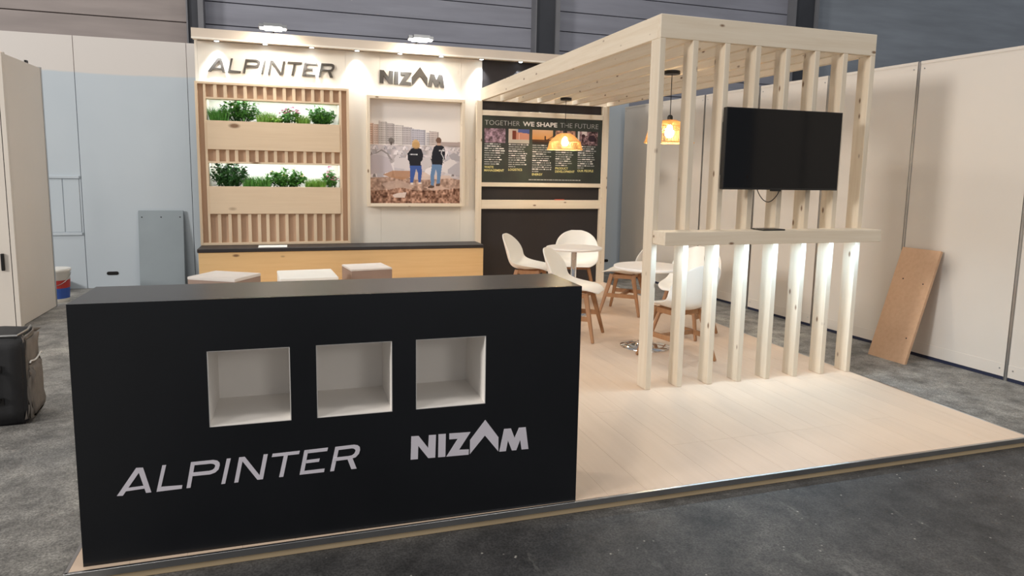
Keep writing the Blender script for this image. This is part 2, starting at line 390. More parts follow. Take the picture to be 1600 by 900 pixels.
# ================================================================== letters
def zp(ox, oy, s): return lambda p: (ox+p[0]*s, oy+p[1]*s)
ZA = zp(180, 640, 390/1600); ZN = zp(630, 640, 210/1600)
def ring(o, i): return [[o[k], o[k+1], i[k+1], i[k]] for k in range(len(o)-1)]
ALP = {
 'A': [[(12,552),(50,550),(160,392),(180,370),(135,372)], [(142,372),(180,370),(233,527),(199,531)], [(82,500),(184,486),(190,503),(66,522)]],
 'L': [[(303,355),(328,352),(296,492),(432,481),(428,503),(266,524)]],
 'P': [[(487,334),(514,331),(484,497),(458,500)]]+ring([(487,334),(630,319),(656,323),(670,335),(672,352),(664,378),(643,398),(610,410),(495,422)],[(505,353),(615,342),(632,344),(641,350),(643,358),(636,373),(624,383),(605,389),(500,400)]),
 'I': [[(716,311),(742,308),(706,470),(681,473)]],
 'N': [[(795,302),(822,299),(790,461),(764,464)], [(797,302),(832,298),(946,440),(912,444)], [(952,283),(979,280),(948,440),(921,443)]],
 'T': [[(1010,278),(1184,258),(1178,279),(1004,299)], [(1082,285),(1108,282),(1078,424),(1051,427)]],
 'E': [[(1213,255),(1364,237),(1358,259),(1208,277)], [(1200,321),(1311,307),(1306,327),(1196,341)], [(1187,390),(1342,371),(1338,393),(1182,411)], [(1213,255),(1238,252),(1208,408),(1182,411)]],
 'R': [[(1410,233),(1436,230),(1402,386),(1377,389)]]+ring([(1410,233),(1530,218),(1553,221),(1566,232),(1568,250),(1561,274),(1540,297),(1505,309),(1396,323)],[(1430,252),(1516,241),(1530,243),(1538,250),(1539,259),(1532,275),(1517,286),(1495,291),(1400,302)])+[[(1486,306),(1518,300),(1546,369),(1512,373)]],
}
NIZ = {
 'N': [[(90,304),(177,298),(290,440),(298,290),(382,283),(373,553),(290,560),(172,415),(168,572),(83,580)]],
 'I': [[(412,278),(498,272),(493,543),(408,550)]],
 'Z': [[(540,268),(790,250),(655,460),(770,455),(768,517),(505,542),(640,330),(540,337)]],
 'Y': [[(965,105),(1120,310),(1118,478),(960,290),(783,510),(785,345)]],
 'M': [[(1187,212),(1268,206),(1310,318),(1362,197),(1442,190),(1473,447),(1393,454),(1376,340),(1330,462),(1278,466),(1232,348),(1208,474),(1130,481)]],
}
def letters(src, zf, x0, x1, z0, y, depth, mat, parent):
    polys = {k: [[(at(*zf(p), y=0.0).x, at(*zf(p), y=0.0).z) for p in poly] for poly in v] for k, v in src.items()}
    xs = [p[0] for v in polys.values() for q in v for p in q]; base = min(p[1] for q in polys[list(polys)[1]] for p in q)
    s = (x1-x0)/(max(xs)-min(xs)); mx = min(xs)
    for k, v in polys.items():
        bm = bmesh.new()
        allp = [(x0+(p[0]-mx)*s, z0+(p[1]-base)*s) for q in v for p in q]; cx = sum(p[0] for p in allp)/len(allp)
        for qi, q in enumerate(v): extrude_poly(bm, [(x0+(p[0]-mx)*s-cx, z0+(p[1]-base)*s-z0) for p in q], -depth-0.0004*qi, 0)
        link('letter', me('letter', fixn(bm)), mat, (cx, y, z0), parent)
sg = empty('wall_lettering', (-0.66, YB, 2.55)); tag(sg, 'grey raised lettering ALPINTER on the lit wall above the planting unit', 'sign')
letters(ALP, ZA, -1.352, 0.032, 2.557, YB, 0.018, LETG, sg)
sg = empty('wall_lettering', (0.95, YB, 2.53)); tag(sg, 'bold grey raised lettering NIZAM on the wall above the framed picture', 'sign')
letters(NIZ, ZN, 0.558, 1.354, 2.530, YB, 0.018, LETG, sg)

# ================================================================== COUNTER
CA = -0.011; ct = empty('reception_counter', (-1.270, 0, 0), CA)
tag(ct, 'black reception counter with three square white niches and white lettering', 'counter')
CL, CD, CH = 1.987, 0.385, 1.0
NX = [(0.453, 0.753), (0.852, 1.152), (1.250, 1.551)]; NZ = (0.50, 0.80); FT = 0.018
bm = bmesh.new()
def front_with_holes(bm):
    xs = sorted({0, CL, *[v for n in NX for v in n]}); zs = [0, NZ[0], NZ[1], CH]
    for a, b in zip(xs, xs[1:]):
        for c, d in zip(zs, zs[1:]):
            if (a, b) in NX and (c, d) == NZ: continue
            addbox(bm, a, b, 0, FT, c, d)
front_with_holes(bm); bmesh.ops.remove_doubles(bm, verts=bm.verts, dist=1e-5)
# drop the inner faces between neighbouring cells
seen = {}
for f in bm.faces: seen.setdefault(tuple(round(c, 4) for c in f.calc_center_median()), []).append(f)
bmesh.ops.delete(bm, geom=[f for l in seen.values() if len(l) > 1 for f in l], context='FACES_ONLY')
link('front_panel', me('front', fixn(bm)), BLACK, (0, 0, 0), ct, True)
for nm, a in (('side_panel', (0, FT, FT, CD, 0, CH-0.02)), ('side_panel', (CL-FT, CL, FT, CD, 0, CH-0.02)), ('back_panel', (FT, CL-FT, CD-FT, CD, 0, CH-0.02)), ('top_panel', (0, CL, FT, CD, CH-0.02, CH))):
    box(nm, *a, TOPB if nm == 'top_panel' else BLACK, ct, 0.0, True)
for a, b in NX:
    bm = bmesh.new(); t = 0.012; y1 = CD-0.03
    addbox(bm, a-t, b+t, FT, y1, NZ[0]-t, NZ[0]); addbox(bm, a-t, b+t, FT, y1, NZ[1], NZ[1]+t)
    addbox(bm, a-t, a, FT, y1, NZ[0], NZ[1]); addbox(bm, b, b+t, FT, y1, NZ[0], NZ[1]); addbox(bm, a-t, b+t, y1, y1+t, NZ[0]-t, NZ[1]+t)
    n = link('niche_lining', me('niche', bm), NICHEW, (0, 0, 0), ct, True); n['label'] = 'white lined square niche'
    bm = bmesh.new(); e = 0.003
    addbox(bm, a, b, 0.002, FT, NZ[0], NZ[0]+e); addbox(bm, a, b, 0.002, FT, NZ[1]-e, NZ[1]); addbox(bm, a, a+e, 0.002, FT, NZ[0]+e, NZ[1]-e); addbox(bm, b-e, b, 0.002, FT, NZ[0]+e, NZ[1]-e)
    link('niche_edge', me('edge', bm), NICHEW, (0, 0, 0), n, True)
def counter_letters(src, zf, nm):
    g = empty(nm, (0, 0, 0)); g.parent = ct; g['label'] = 'white flat lettering on the counter front'
    inv = Matrix.Rotation(-CA, 3, 'Z')
    for k, v in src.items():
        bm = bmesh.new(); P = []
        for q in v: P.append([inv @ (at(*zf(p), y=0.0)-Vector((-1.270, 0, 0))) for p in q])
        for qi, q in enumerate(P): extrude_poly(bm, [(p.x, p.z) for p in q], -0.0015-0.0002*qi, 0.0)
        o = bpy.data.objects.new('letter', me('letter', fixn(bm))); COL.objects.link(o); o.parent = g; o.data.materials.append(LETV)
counter_letters(ALP, ZA, 'lettering'); counter_letters(NIZ, ZN, 'lettering')

# ================================================================== PERGOLA
pg = empty('pergola', (2.7, 3.5, 0)); tag(pg, 'pine timber pergola with upright posts, rafters and a bar shelf', 'pergola')
PX0, PX1, PY0 = 1.826, 3.612, 1.34
HP, BH = 2.537, 0.152; ZR = HP-BH
PT = 0.042; STEP = (PX1-PX0-PT)/7
for i in range(8):
    a = PX0+STEP*i
    box('post', a, a+PT, PY0, PY0+0.12, 0, ZR, PINE['z'], pg, 0.003)
box('front_beam', PX0, PX1, PY0, PY0+PT, ZR, HP, PINE['x'], pg, 0.003)
for i in range(8):
    a = PX0+STEP*i
    box('rafter', a, a+PT, PY0+PT, YB-PT-0.002, ZR, HP, PINE['y'], pg, 0.003)
box('back_beam', PX0, PX1, YB-PT-0.002, YB-0.002, ZR, HP, PINE['x'], pg, 0.003)
YF = YB-0.067
for a, b in ((1.764, 1.836), (3.512, 3.606)): box('back_post', a, b, YF, YB-0.002, 0, ZR, PINE['z'], pg, 0.003)
for z0, z1 in ((2.203, 2.268), (1.303, 1.356), (1.016, 1.131)): box('back_rail', 1.836, 3.512, YF+0.005, YB-0.002, z0, z1, PINE['x'], pg, 0.003)
sh = box('bar_shelf', 1.832, 3.637, 1.178, PY0, 1.030, 1.120, PINE['x'], pg, 0.003)
box('led_strip', 1.90, 3.58, 1.236, 1.250, 1.0265, 1.030, LEDC, sh)
l = bpy.data.lights.new('bar_led', 'AREA'); l.shape = 'RECTANGLE'; l.size = 1.66; l.size_y = 0.03; l.energy = 13; l.color = (0.50, 0.76, 1.0)
o = bpy.data.objects.new('bar_led', l); COL.objects.link(o); o.location = (2.735, 1.243, 1.025)

# ================================================================== TEXT PANEL on the back frame
def text_mesh(s, size, off=0.0, spacing=1.0):
    cu = bpy.data.curves.new('t', 'FONT'); cu.body = s; cu.size = size; cu.offset = off; cu.space_character = spacing; cu.resolution_u = 3
    o = bpy.data.objects.new('t', cu); COL.objects.link(o); bpy.context.view_layer.update()
    d = bpy.data.meshes.new_from_object(o.evaluated_get(bpy.context.evaluated_depsgraph_get()))
    bpy.data.objects.remove(o, do_unlink=True); return d
def text(s, x0, x1, z0, z1, y, mat, parent, off=0.0, nm='lettering'):
    d = text_mesh(s, 1.0, off)
    co = np.array([v.co[:] for v in d.vertices]); lo, hi = co.min(0), co.max(0)
    for v in d.vertices:
        a = (v.co.x-lo[0])/(hi[0]-lo[0])*(x1-x0); b = (v.co.y-lo[1])/(hi[1]-lo[1])*(z1-z0)
        v.co = (a, 0, b)
    d.materials.clear(); d.materials.append(mat)
    return link(nm, d, mat, (x0, y, z0), parent)
def picture(name, x0, x1, z0, z1, y, fn, nx, nz, parent):
    """a flat print: a fine grid whose cell colours come from fn(u, v), v downwards"""
    us = (np.arange(nx)+0.5)/nx; vs = (np.arange(nz)+0.5)/nz; uu, vv = np.meshgrid(us, vs)
    rgb = np.clip(fn(uu, vv), 0, 255)/255.0; rgb = np.where(rgb <= 0.04045, rgb/12.92, ((rgb+0.055)/1.055)**2.4)
    gx = np.linspace(0, x1-x0, nx+1); gz = np.linspace(z1-z0, 0, nz+1)
    X, Z = np.meshgrid(gx, gz); co = np.stack([X, np.zeros_like(X), Z], -1).reshape(-1, 3)
    i = np.arange(nx*nz); r = i//nx; c = i % nx; a = r*(nx+1)+c
    faces = np.stack([a, a+nx+1, a+nx+2, a+1], -1)
    d = bpy.data.meshes.new(name); d.vertices.add(len(co)); d.vertices.foreach_set('co', co.ravel())
    d.loops.add(faces.size); d.loops.foreach_set('vertex_index', faces.ravel())
    d.polygons.add(len(faces)); d.polygons.foreach_set('loop_start', np.arange(0, faces.size, 4))
    d.update(calc_edges=True)
    at_ = d.color_attributes.new('Col', 'FLOAT_COLOR', 'CORNER')
    col = np.ones((nx*nz, 4, 4)); col[:, :, :3] = rgb.reshape(-1, 1, 3); at_.data.foreach_set('color', col.ravel().astype(np.float32))
    return link(name, d, PRINT, (x0, y, z0), parent)
RN = np.random.RandomState(5)
def vnoise(u, v, fx, fy, seed=0):
    g = np.random.RandomState(seed).rand(64, 64); x = u*fx; y = v*fy
    xi = np.floor(x).astype(int); yi = np.floor(y).astype(int); fx_ = x-xi; fy_ = y-yi
    fx_ = fx_*fx_*(3-2*fx_); fy_ = fy_*fy_*(3-2*fy_)
    G = lambda a, b: g[a % 64, b % 64]
    return (G(xi, yi)*(1-fx_)+G(xi+1, yi)*fx_)*(1-fy_)+(G(xi, yi+1)*(1-fx_)+G(xi+1, yi+1)*fx_)*fy_
def put(img, mask, c, a=1.0):
    img[mask] = img[mask]*(1-a)+np.array(c, float)*a
def poly(u, v, pts):
    ins = np.zeros(u.shape, bool); n = len(pts)
    for i in range(n):
        x1, y1 = pts[i]; x2, y2 = pts[(i+1) % n]
        cond = ((y1 > v) != (y2 > v)); xx = (x2-x1)*(v-y1)/((y2-y1) if y2 != y1 else 1e-9)+x1
        ins ^= cond & (u < xx)
    return ins
YT = YF+0.012
tp = empty('text_board', (2.67, YT, 1.356)); tag(tp, 'dark green text board headed TOGETHER WE SHAPE THE FUTURE', 'board')
GREENB = newmat('board_green')
def _gb():
    m, nt, b = GREENB; f = noise(nt, coords(nt), 2.4, 4)
    nt.links.new(ramp(nt, f, [(0.3, lin((38, 38, 36))), (0.55, lin((48, 54, 46))), (0.75, lin((62, 70, 54)))]), b.inputs['Base Color'])
    b.inputs['Roughness'].default_value = 0.5
_gb(); GREENB = GREENB[0]
box('board_sheet', 1.837, 3.511, YT, YT+0.008, 1.357, 2.202, GREENB, tp)
TW = plain('print_white', (232, 228, 222), 0.6, 0, 0.01); TG = plain('print_pale_grey', (176, 176, 172), 0.6, 0, 0.01); TY = plain('print_yellow', (226, 214, 140), 0.6, 0, 0.01)
yt = YT-0.0008
def px(x, y): p = at(x, y, y=YT); return p.x, p.z
def ptext(s, xa, xb, ytop, ybot, mat, off):
    x0, z1 = px(xa, ytop); x1, z0 = px(xb, ybot); zc = px((xa+xb)/2, (ytop+ybot)/2)[1]
    return text(s, x0, x1, min(z0, z1), max(z0, z1), yt, mat, tp, off)
HZ = (2.085, 2.145)
def htext(s, xa, xb, z0, z1, mat, off): return text(s, px(xa, 193)[0], px(xb, 193)[0], z0, z1, yt, mat, tp, off, 'heading')
htext('TOGETHER', 757.5, 812.3, *HZ, TG, -0.010); htext('WE SHAPE', 817, 870.8, *HZ, TW, 0.022); htext('THE FUTURE', 875.5, 935, *HZ, TG, -0.010)
COLX = [(756.8, 789.8), (794.6, 827), (831.8, 864), (868, 899.3), (902.8, 934)]
def ph_rubble(u, v):
    n = vnoise(u, v, 9, 6, 1)*0.6+vnoise(u, v, 22, 14, 2)*0.4; return np.array([120, 96, 104])+(n[..., None]-0.35)*np.array([170, 150, 165])
def ph_truck(u, v):
    im = np.zeros(u.shape+(3,))+np.array([206, 188, 172]); put(im, (v < 0.30) & (u > 0.45), (92, 104, 158)); put(im, poly(u, v, [(0.3, 0.2), (1, 0.3), (1, 0.75), (0.3, 0.75)]), (214, 150, 124))
    put(im, (u > 0.18) & (u < 0.36) & (v > 0.1) & (v < 0.75), (128, 66, 50)); put(im, v > 0.76, (196, 188, 172)); put(im, (u > 0.5) & (u < 0.53) & (v > 0.3) & (v < 0.75), (236, 214, 200)); return im
def ph_sunset(u, v):
    im = np.array([226, 182, 140])*(1-v[..., None])+np.array([230, 150, 70])*v[..., None]
    put(im, v > 0.66+0.06*vnoise(u, v, 6, 1, 4), (96, 62, 40)); put(im, (np.abs(u-0.62) < 0.04) & (v > 0.42) & (v < 0.75), (70, 44, 34)); put(im, np.abs((v-0.62)+(u-0.8)*0.9) < 0.03*(u > 0.7), (70, 44, 34))
    put(im, v > 0.85, (66, 54, 46)); return im
def ph_shop(u, v):
    n = vnoise(u, v, 12, 5, 7); return np.array([168, 128, 112])+(n[..., None]-0.5)*np.array([130, 120, 110])
def ph_people(u, v):
    n = vnoise(u, v, 8, 5, 11)*0.5+vnoise(u, v, 18, 12, 12)*0.5; im = np.array([96, 74, 76])+(n[..., None]-0.45)*np.array([220, 190, 190])
    put(im, (v < 0.3) & (u > 0.2) & (u < 0.45), (214, 200, 196)); put(im, u < 0.1, (206, 200, 194)); put(im, (u-0.28)**2+((v-0.32)*0.7)**2 < 0.008, (60, 34, 36)); put(im, (u-0.7)**2+((v-0.5)*0.7)**2 < 0.03, (56, 40, 48)); return im
PHZ = (1.864, 2.045)
for (xa, xb), fn in zip(COLX, (ph_rubble, ph_truck, ph_sunset, ph_shop, ph_people)):
    picture('small_photo', px(xa, 210)[0], px(xb, 210)[0], PHZ[0], PHZ[1], yt, fn, 44, 26, tp)
rt = random.Random(21)
ROWS = [10, 11, 13, 10, 11]
HEADS = [['WASTE', 'MANAGEMENT'], ['LOGISTICS'], ['ENERGY'], ['PRODUCT', 'DEVELOPMENT'], ['OUR PEOPLE']]
HW = [[14.5, 31], [21.5], [16.5], [20, 30.5], [25]]
for (xa, xb), rows, hd, hw in zip(COLX, ROWS, HEADS, HW):
    x0, x1 = px(xa, 240)[0], px(xb, 240)[0]; z = 1.840; bm = bmesh.new(); bb = bmesh.new()
    for r in range(rows):
        xe = x0+(x1-x0)*(rt.uniform(0.72, 0.98) if r < rows-1 else rt.uniform(0.3, 0.7)); xx = x0
        while xx < xe-0.01:
            wv = min(rt.uniform(0.02, 0.075), xe-xx); bold = rt.random() < 0.3
            t = bb if bold else bm; hh = 0.0135 if bold else 0.0105
            a = [t.verts.new((p[0]-x0, 0, p[1]-1.3)) for p in ((xx, z), (xx+wv, z), (xx+wv, z+hh), (xx, z+hh))]; t.faces.new(a)
            xx += wv+0.009
        z -= 0.0282
    tag(link('body_text', me('txt', bm), TG, (x0, yt, 1.3), tp), kind='stuff'); tag(link('body_text', me('txt', bb), TW, (x0, yt, 1.3), tp), kind='stuff')
    z -= 0.020
    for s, wv in zip(hd, hw):
        text(s, x0, x0+(x1-x0)*wv/(xb-xa), z, z+0.030, yt, TY, tp, 0.02, 'caption'); z -= 0.042
bm = bmesh.new(); xx = 0.0
while xx < 0.74:
    wv = rt.uniform(0.015, 0.05); a = [bm.verts.new((p[0], 0, p[1])) for p in ((xx, 0), (xx+wv, 0), (xx+wv, 0.0115), (xx, 0.0115))]; bm.faces.new(a); xx += wv+0.007
tag(link('footer_line', me('txt', bm), TG, (px(826, 280)[0], yt, 1.392), tp), kind='stuff')
# small orange card lying on the wide rail
oc = box('orange_card', 2.86, 2.99, YF+0.012, YF+0.045, 1.131, 1.143, plain('card_orange', (190, 84, 60), 0.6)); tag(oc, 'small orange card lying on the wide pine rail', 'card')

# ================================================================== FRAMED PICTURE
fx0, fx1, fz0, fz1 = 0.392, 1.600, 1.047, 2.378
fp = empty('framed_picture', (1.0, YB-0.002, fz0)); tag(fp, 'pale wooden box frame around a large print of a tent camp', 'picture')
fy0, fy1 = 5.705, YB-0.002; fw = 0.036
def fxp(x, y, yy): return at(x, y, y=yy)
for nm, a, mt in (('frame_side', (fx0, fx0+fw, fy0, fy1, fz0, fz1), 'z'), ('frame_side', (fx1-fw, fx1, fy0, fy1, fz0, fz1), 'z'), ('frame_rail', (fx0+fw, fx1-fw, fy0, fy1, fz0, fz0+fw), 'x'), ('frame_rail', (fx0+fw, fx1-fw, fy0, fy1, fz1-fw, fz1), 'x')):
    box(nm, *a, PINE[mt], fp, 0.002)
def camp(u, v):
    im = np.zeros(u.shape+(3,)); im[:] = np.array([236, 229, 224]); im -= (v[..., None]*12)
    # apartment blocks
    for (a, b, t, c) in ((-.01, .05, .225, (224, 190, 172)), (.05, .11, .235, (214, 190, 178)), (.10, .19, .205, (206, 196, 192)), (.19, .27, .222, (190, 180, 178)), (.265, .37, .235, (212, 204, 202)), (.36, .46, .25, (192, 184, 186)), (.45, .61, .268, (190, 186, 196)), (.615, .66, .30, (206, 200, 202)), (.65, .755, .285, (200, 186, 182))):
        mk = (u > a) & (u < b) & (v > t+0.06*(u-a)) & (v < .43); put(im, mk, c)
        win = mk & (np.mod(u*62, 1) > .45) & (np.mod(v*48, 1) > .5); put(im, win, [x*0.72 for x in c])
        put(im, mk & (u > b-0.018), [x*0.82 for x in c], .8)
    put(im, (u > .75) & (v > .375+.02*vnoise(u, v, 14, 1, 3)) & (v < .45), (176, 160, 156))
    put(im, ((u-.235)/.035)**2+((v-.39)/.032)**2 < .5+.9*vnoise(u, v, 40, 40, 9), (120, 112, 108)); put(im, (np.abs(u-.235) < .01) & (v > .4) & (v < .45), (90, 80, 76))
    # sea of tents
    put(im, v > .43, (196, 186, 188))
    t = vnoise(u, v, 18, 26, 31); m_ = v > .425; im[m_] += ((t-.5)[..., None]*np.array([70, 68, 70]))[m_]
    rs = np.random.RandomState(4)
    for row in range(6):
        vy = .455+.045*row; wv = .07+.03*row
        for k in range(int(1.3/wv)):
            cx = k*wv*.95+rs.uniform(-.03, .03)+(row % 2)*wv/2-.05; hh = wv*rs.uniform(.35, .55); L = rs.randint(204, 240)
            put(im, poly(u, v, [(cx-wv/2, vy+hh*.55), (cx-wv*.32, vy-hh*.25), (cx, vy-hh*.5), (cx+wv*.36, vy-hh*.2), (cx+wv/2, vy+hh*.55)]), (L, L-8, L-6))
            put(im, poly(u, v, [(cx, vy-hh*.5), (cx+wv*.36, vy-hh*.2), (cx+wv/2, vy+hh*.55), (cx+wv*.12, vy+hh*.55)]), (L-34, L-40, L-34))
            put(im, poly(u, v, [(cx-wv*.1, vy+hh*.55), (cx-wv*.02, vy-hh*.1), (cx+wv*.06, vy+hh*.55)]), (96, 88, 88), .7)
    for pts, c in (([(0, .54), (.05, .53), (.14, .525), (.21, .57), (.25, .66), (.26, .69), (.0, .72)], (196, 186, 192)), ([(.05, .52), (.13, .475), (.2, .51), (.25, .585), (.2, .56), (.12, .52)], (150, 142, 142)), ([(.06, .525), (.13, .49), (.19, .525), (.21, .56), (.13, .535)], (206, 198, 202)),
                   ([(.27, .56), (.40, .55), (.44, .6), (.44, .67), (.26, .65)], (214, 206, 208)), ([(.57, .55), (.66, .54), (.68, .62), (.60, .67), (.53, .67)], (206, 198, 200)), ([(.82, .59), (.9, .55), (.98, .60), (.86, .70), (.79, .68)], (222, 214, 214)), ([(.86, .66), (.95, .60), (1, .585), (1, .72), (.86, .70)], (186, 180, 186)), ([(.87, .52), (.93, .49), (1, .53), (1, .58), (.9, .56)], (172, 166, 172))):
        put(im, poly(u, v, pts), c)
    # ground
    g = vnoise(u, v, 34, 30, 41)*.5+vnoise(u, v, 60, 62, 42)*.5
    edge = .735+.03*vnoise(u, v, 7, 1, 43)
    mk = v > edge; im[mk] = (np.array([176, 146, 130])+(g-.5)[..., None]*np.array([120, 112, 104]))[mk]
    put(im, poly(u, v, [(.14, .72), (.25, .68), (.45, .68), (.44, .74), (.36, .77), (.2, .74)]), (178, 132, 100), .85)
    put(im, poly(u, v, [(.46, .69), (.6, .69), (.66, .72), (.88, .72), (.92, .75), (.5, .77), (.44, .75)]), (216, 192, 178), .8)
    put(im, poly(u, v, [(.12, .81), (.3, .77), (.5, .82), (.42, .87), (.22, .88)]), (190, 164, 150), .8); put(im, poly(u, v, [(.6, .84), (.75, .82), (.9, .86), (.88, .92), (.7, .88)]), (206, 178, 164), .8)
    mk = (v > .84+.04*vnoise(u, v, 6, 1, 47)); im[mk] = (np.array([142, 106, 88])+(g-.5)[..., None]*np.array([190, 175, 165]))[mk]
    put(im, poly(u, v, [(.24, .92), (.3, .90), (.4, .89), (.38, .945), (.27, .945)]), (222, 206, 198), .9)
    # two people seen from behind
    jn1, jn2, blk = (66, 92, 158), (104, 134, 172), (36, 36, 44)
    put(im, poly(u, v, [(.435, .62), (.565, .62), (.57, .70), (.555, .80), (.53, .80), (.525, .70), (.505, .655), (.495, .70), (.47, .80), (.44, .80), (.44, .70)]), jn1)
    put(im, poly(u, v, [(.45, .465), (.49, .448), (.525, .448), (.565, .465), (.585, .52), (.575, .575), (.555, .59), (.56, .63), (.435, .63), (.43, .59), (.415, .57), (.41, .51)]), blk)
    put(im, ((u-.502)/.042)**2+((v-.415)/.042)**2 < 1, (206, 170, 122)); put(im, ((u-.505)/.045)**2+((v-.43)/.035)**2 < 1, (188, 148, 98), .7)
    put(im, (u > .437) & (u < .525) & (v > .512) & (v < .526) & (np.mod(u*90, 1) > .25), (226, 226, 230))
    put(im, (u > .445) & (u < .475) & (v > .795) & (v < .815), (226, 214, 206)); put(im, (u > .53) & (u < .565) & (v > .79) & (v < .81), (226, 214, 206))
    put(im, poly(u, v, [(.685, .60), (.80, .60), (.785, .70), (.77, .81), (.735, .81), (.74, .70), (.725, .66), (.71, .72), (.705, .83), (.67, .83), (.665, .72)]), jn2)
    put(im, poly(u, v, [(.705, .435), (.74, .418), (.775, .418), (.815, .435), (.83, .49), (.825, .56), (.805, .575), (.80, .615), (.685, .61), (.675, .57), (.685, .49)]), blk)
    put(im, ((u-.757)/.03)**2+((v-.375)/.032)**2 < 1, (112, 84, 70)); put(im, (np.abs(u-.757) < .02) & (v > .40) & (v < .425), (196, 160, 140))
    put(im, (u > .76) & (u < .825) & (v > .468) & (v < .482) & (np.mod(u*90, 1) > .25), (226, 226, 230)); put(im, (np.abs(u-.80-.012*np.sin(v*60)) < .005) & (v > .45) & (v < .57), (206, 206, 210))
    put(im, poly(u, v, [(.635, .835), (.67, .82), (.71, .825), (.705, .845), (.64, .85)]), (92, 72, 62)); put(im, poly(u, v, [(.73, .805), (.775, .80), (.775, .825), (.725, .83)]), (96, 76, 66))
    return im
picture('camp_print', fx0+fw, fx1-fw, fz0+fw, fz1-fw, YB-0.006, camp, 230, 250, fp)

# ================================================================== PLANTING UNIT
pu = empty('planting_unit', (-0.65, YB, 0.585)); tag(pu, 'wooden slatted wall unit with two lit planter boxes of flowers', 'planter')
UX0, UX1 = -1.487, 0.184; UY0 = 5.705
for nm, a, ax in (('frame_side', (UX0, UX0+0.028, UY0, 5.87, 0.60, 2.436), 'z'), ('frame_side', (UX1-0.028, UX1, UY0, 5.87, 0.60, 2.436), 'z'), ('frame_rail', (UX0+0.028, UX1-0.028, UY0, 5.87, 0.60, 0.628), 'x'), ('frame_rail', (UX0+0.028, UX1-0.028, UY0, 5.87, 2.410, 2.436), 'x')):
    box(nm, *a, SLAT if ax == 'z' else PLY, pu, 0.002)
IX0, IX1 = -1.402, 0.098                                  # inner stiles
for a, b in ((UX0+0.028, IX0+0.01), (IX1-0.01, UX1-0.028)): box('side_backing', a, b, 5.752, 5.764, 0.628, 2.41, BACKB, pu)
for a in (IX0, IX1-0.026): box('stile', a, a+0.026, UY0+0.008, 5.82, 0.628, 2.41, SLAT, pu, 0.002)
BANDS = [(2.268, 2.41), (1.556, 1.70), (0.628, 0.965)]
NS = 14; gx = (IX1-0.026-IX0)/NS
for bi, (a, b) in enumerate(BANDS):
    box('backing_board', IX0+0.026, IX1-0.026, 5.752, 5.764, a, b, BACKB, pu)
    for k in range(1, NS):
        xk = IX0+gx*k+(rnd.uniform(-0.008, 0.008) if bi else 0)
        box('slat', xk, xk+0.036, UY0+0.010, 5.752, a, b, SLAT, pu, 0.002)
    if bi < 2: box('trim_rail', IX0+0.026, IX1-0.026, UY0+0.006, 5.83, a-0.020, a, PLY, pu, 0.002)
NB = 6.06
for zt, zb, zf in ((2.248, 2.012, 1.690), (1.536, 1.275, 0.960)):
    bx = empty('planter_box', (-0.65, YB, zf)); bx.parent = pu; bx.location = Vector((-0.65, YB, zf))-W[pu]
    box('front_board', IX0+0.026, IX1-0.026, UY0-0.004, UY0+0.014, zf, zb, PLY, bx, 0.002)
    box('bottom', IX0+0.026, IX1-0.026, UY0+0.014, NB-0.02, zf, zf+0.015, PLY, bx); box('soil', IX0+0.026, IX1-0.026, UY0+0.014, NB-0.02, zb-0.06, zb-0.028, SOIL, bx)
    bm = bmesh.new(); addbox(bm, IX0+0.01, IX1-0.01, NB-0.02, NB-0.008, zf, zt+0.03); addbox(bm, IX0+0.014, IX0+0.026, 5.82, NB-0.02, zf, zt+0.02); addbox(bm, IX1-0.026, IX1-0.014, 5.82, NB-0.02, zf, zt+0.02); addbox(bm, IX0+0.014, IX1-0.014, 5.83, NB-0.02, zt+0.02, zt+0.032)
    link('niche_lining', me('lin', bm), WHITEW, (0, 0, 0), bx).location = -W[bx]
    box('led_strip', IX0+0.05, IX1-0.05, 5.86, 5.88, zt+0.010, zt+0.018, LEDC, bx)
    l = bpy.data.lights.new('planter_led', 'AREA'); l.shape = 'RECTANGLE'; l.size = 1.38; l.size_y = 0.05; l.energy = 2.2; l.color = (0.84, 0.95, 1.0)
    o = bpy.data.objects.new('planter_led', l); COL.objects.link(o); o.location = (-0.65, 5.88, zt+0.005); o.rotation_euler = (math.radians(14), 0, 0)

# ---- plants
def leaf(bm, base, d, ln, wd, droop, rr):
    d = d.normalized(); side = d.cross(Vector((0, 0, 1)))
    if side.length < 0.05: side = Vector((1, 0, 0))
    side.normalize(); side.rotate(Matrix.Rotation(rr.uniform(-0.9, 0.9), 3, d))
    p0 = base; p1 = base+d*ln*0.5+Vector((0, 0, 0.0)); p2 = base+d*ln-Vector((0, 0, droop*ln))
    v = [bm.verts.new(p) for p in (p0, p1-side*wd/2, p2, p1+side*wd/2)]
    bm.faces.new(v)
def blade(bm, base, d, ln, wd, rr):
    side = Vector((rr.uniform(-1, 1), rr.uniform(-1, 1), 0)).normalized()
    mid = base+Vector((d.x*0.3, d.y*0.3, 0.6))*ln; tip = base+Vector((d.x*0.9, d.y*0.9, 0.9))*ln
    a = [bm.verts.new(p) for p in (base-side*wd/2, base+side*wd/2, mid+side*wd/2.5, mid-side*wd/2.5)]; bm.faces.new(a)
    t = bm.verts.new(tip); bm.faces.new((a[3], a[2], t))
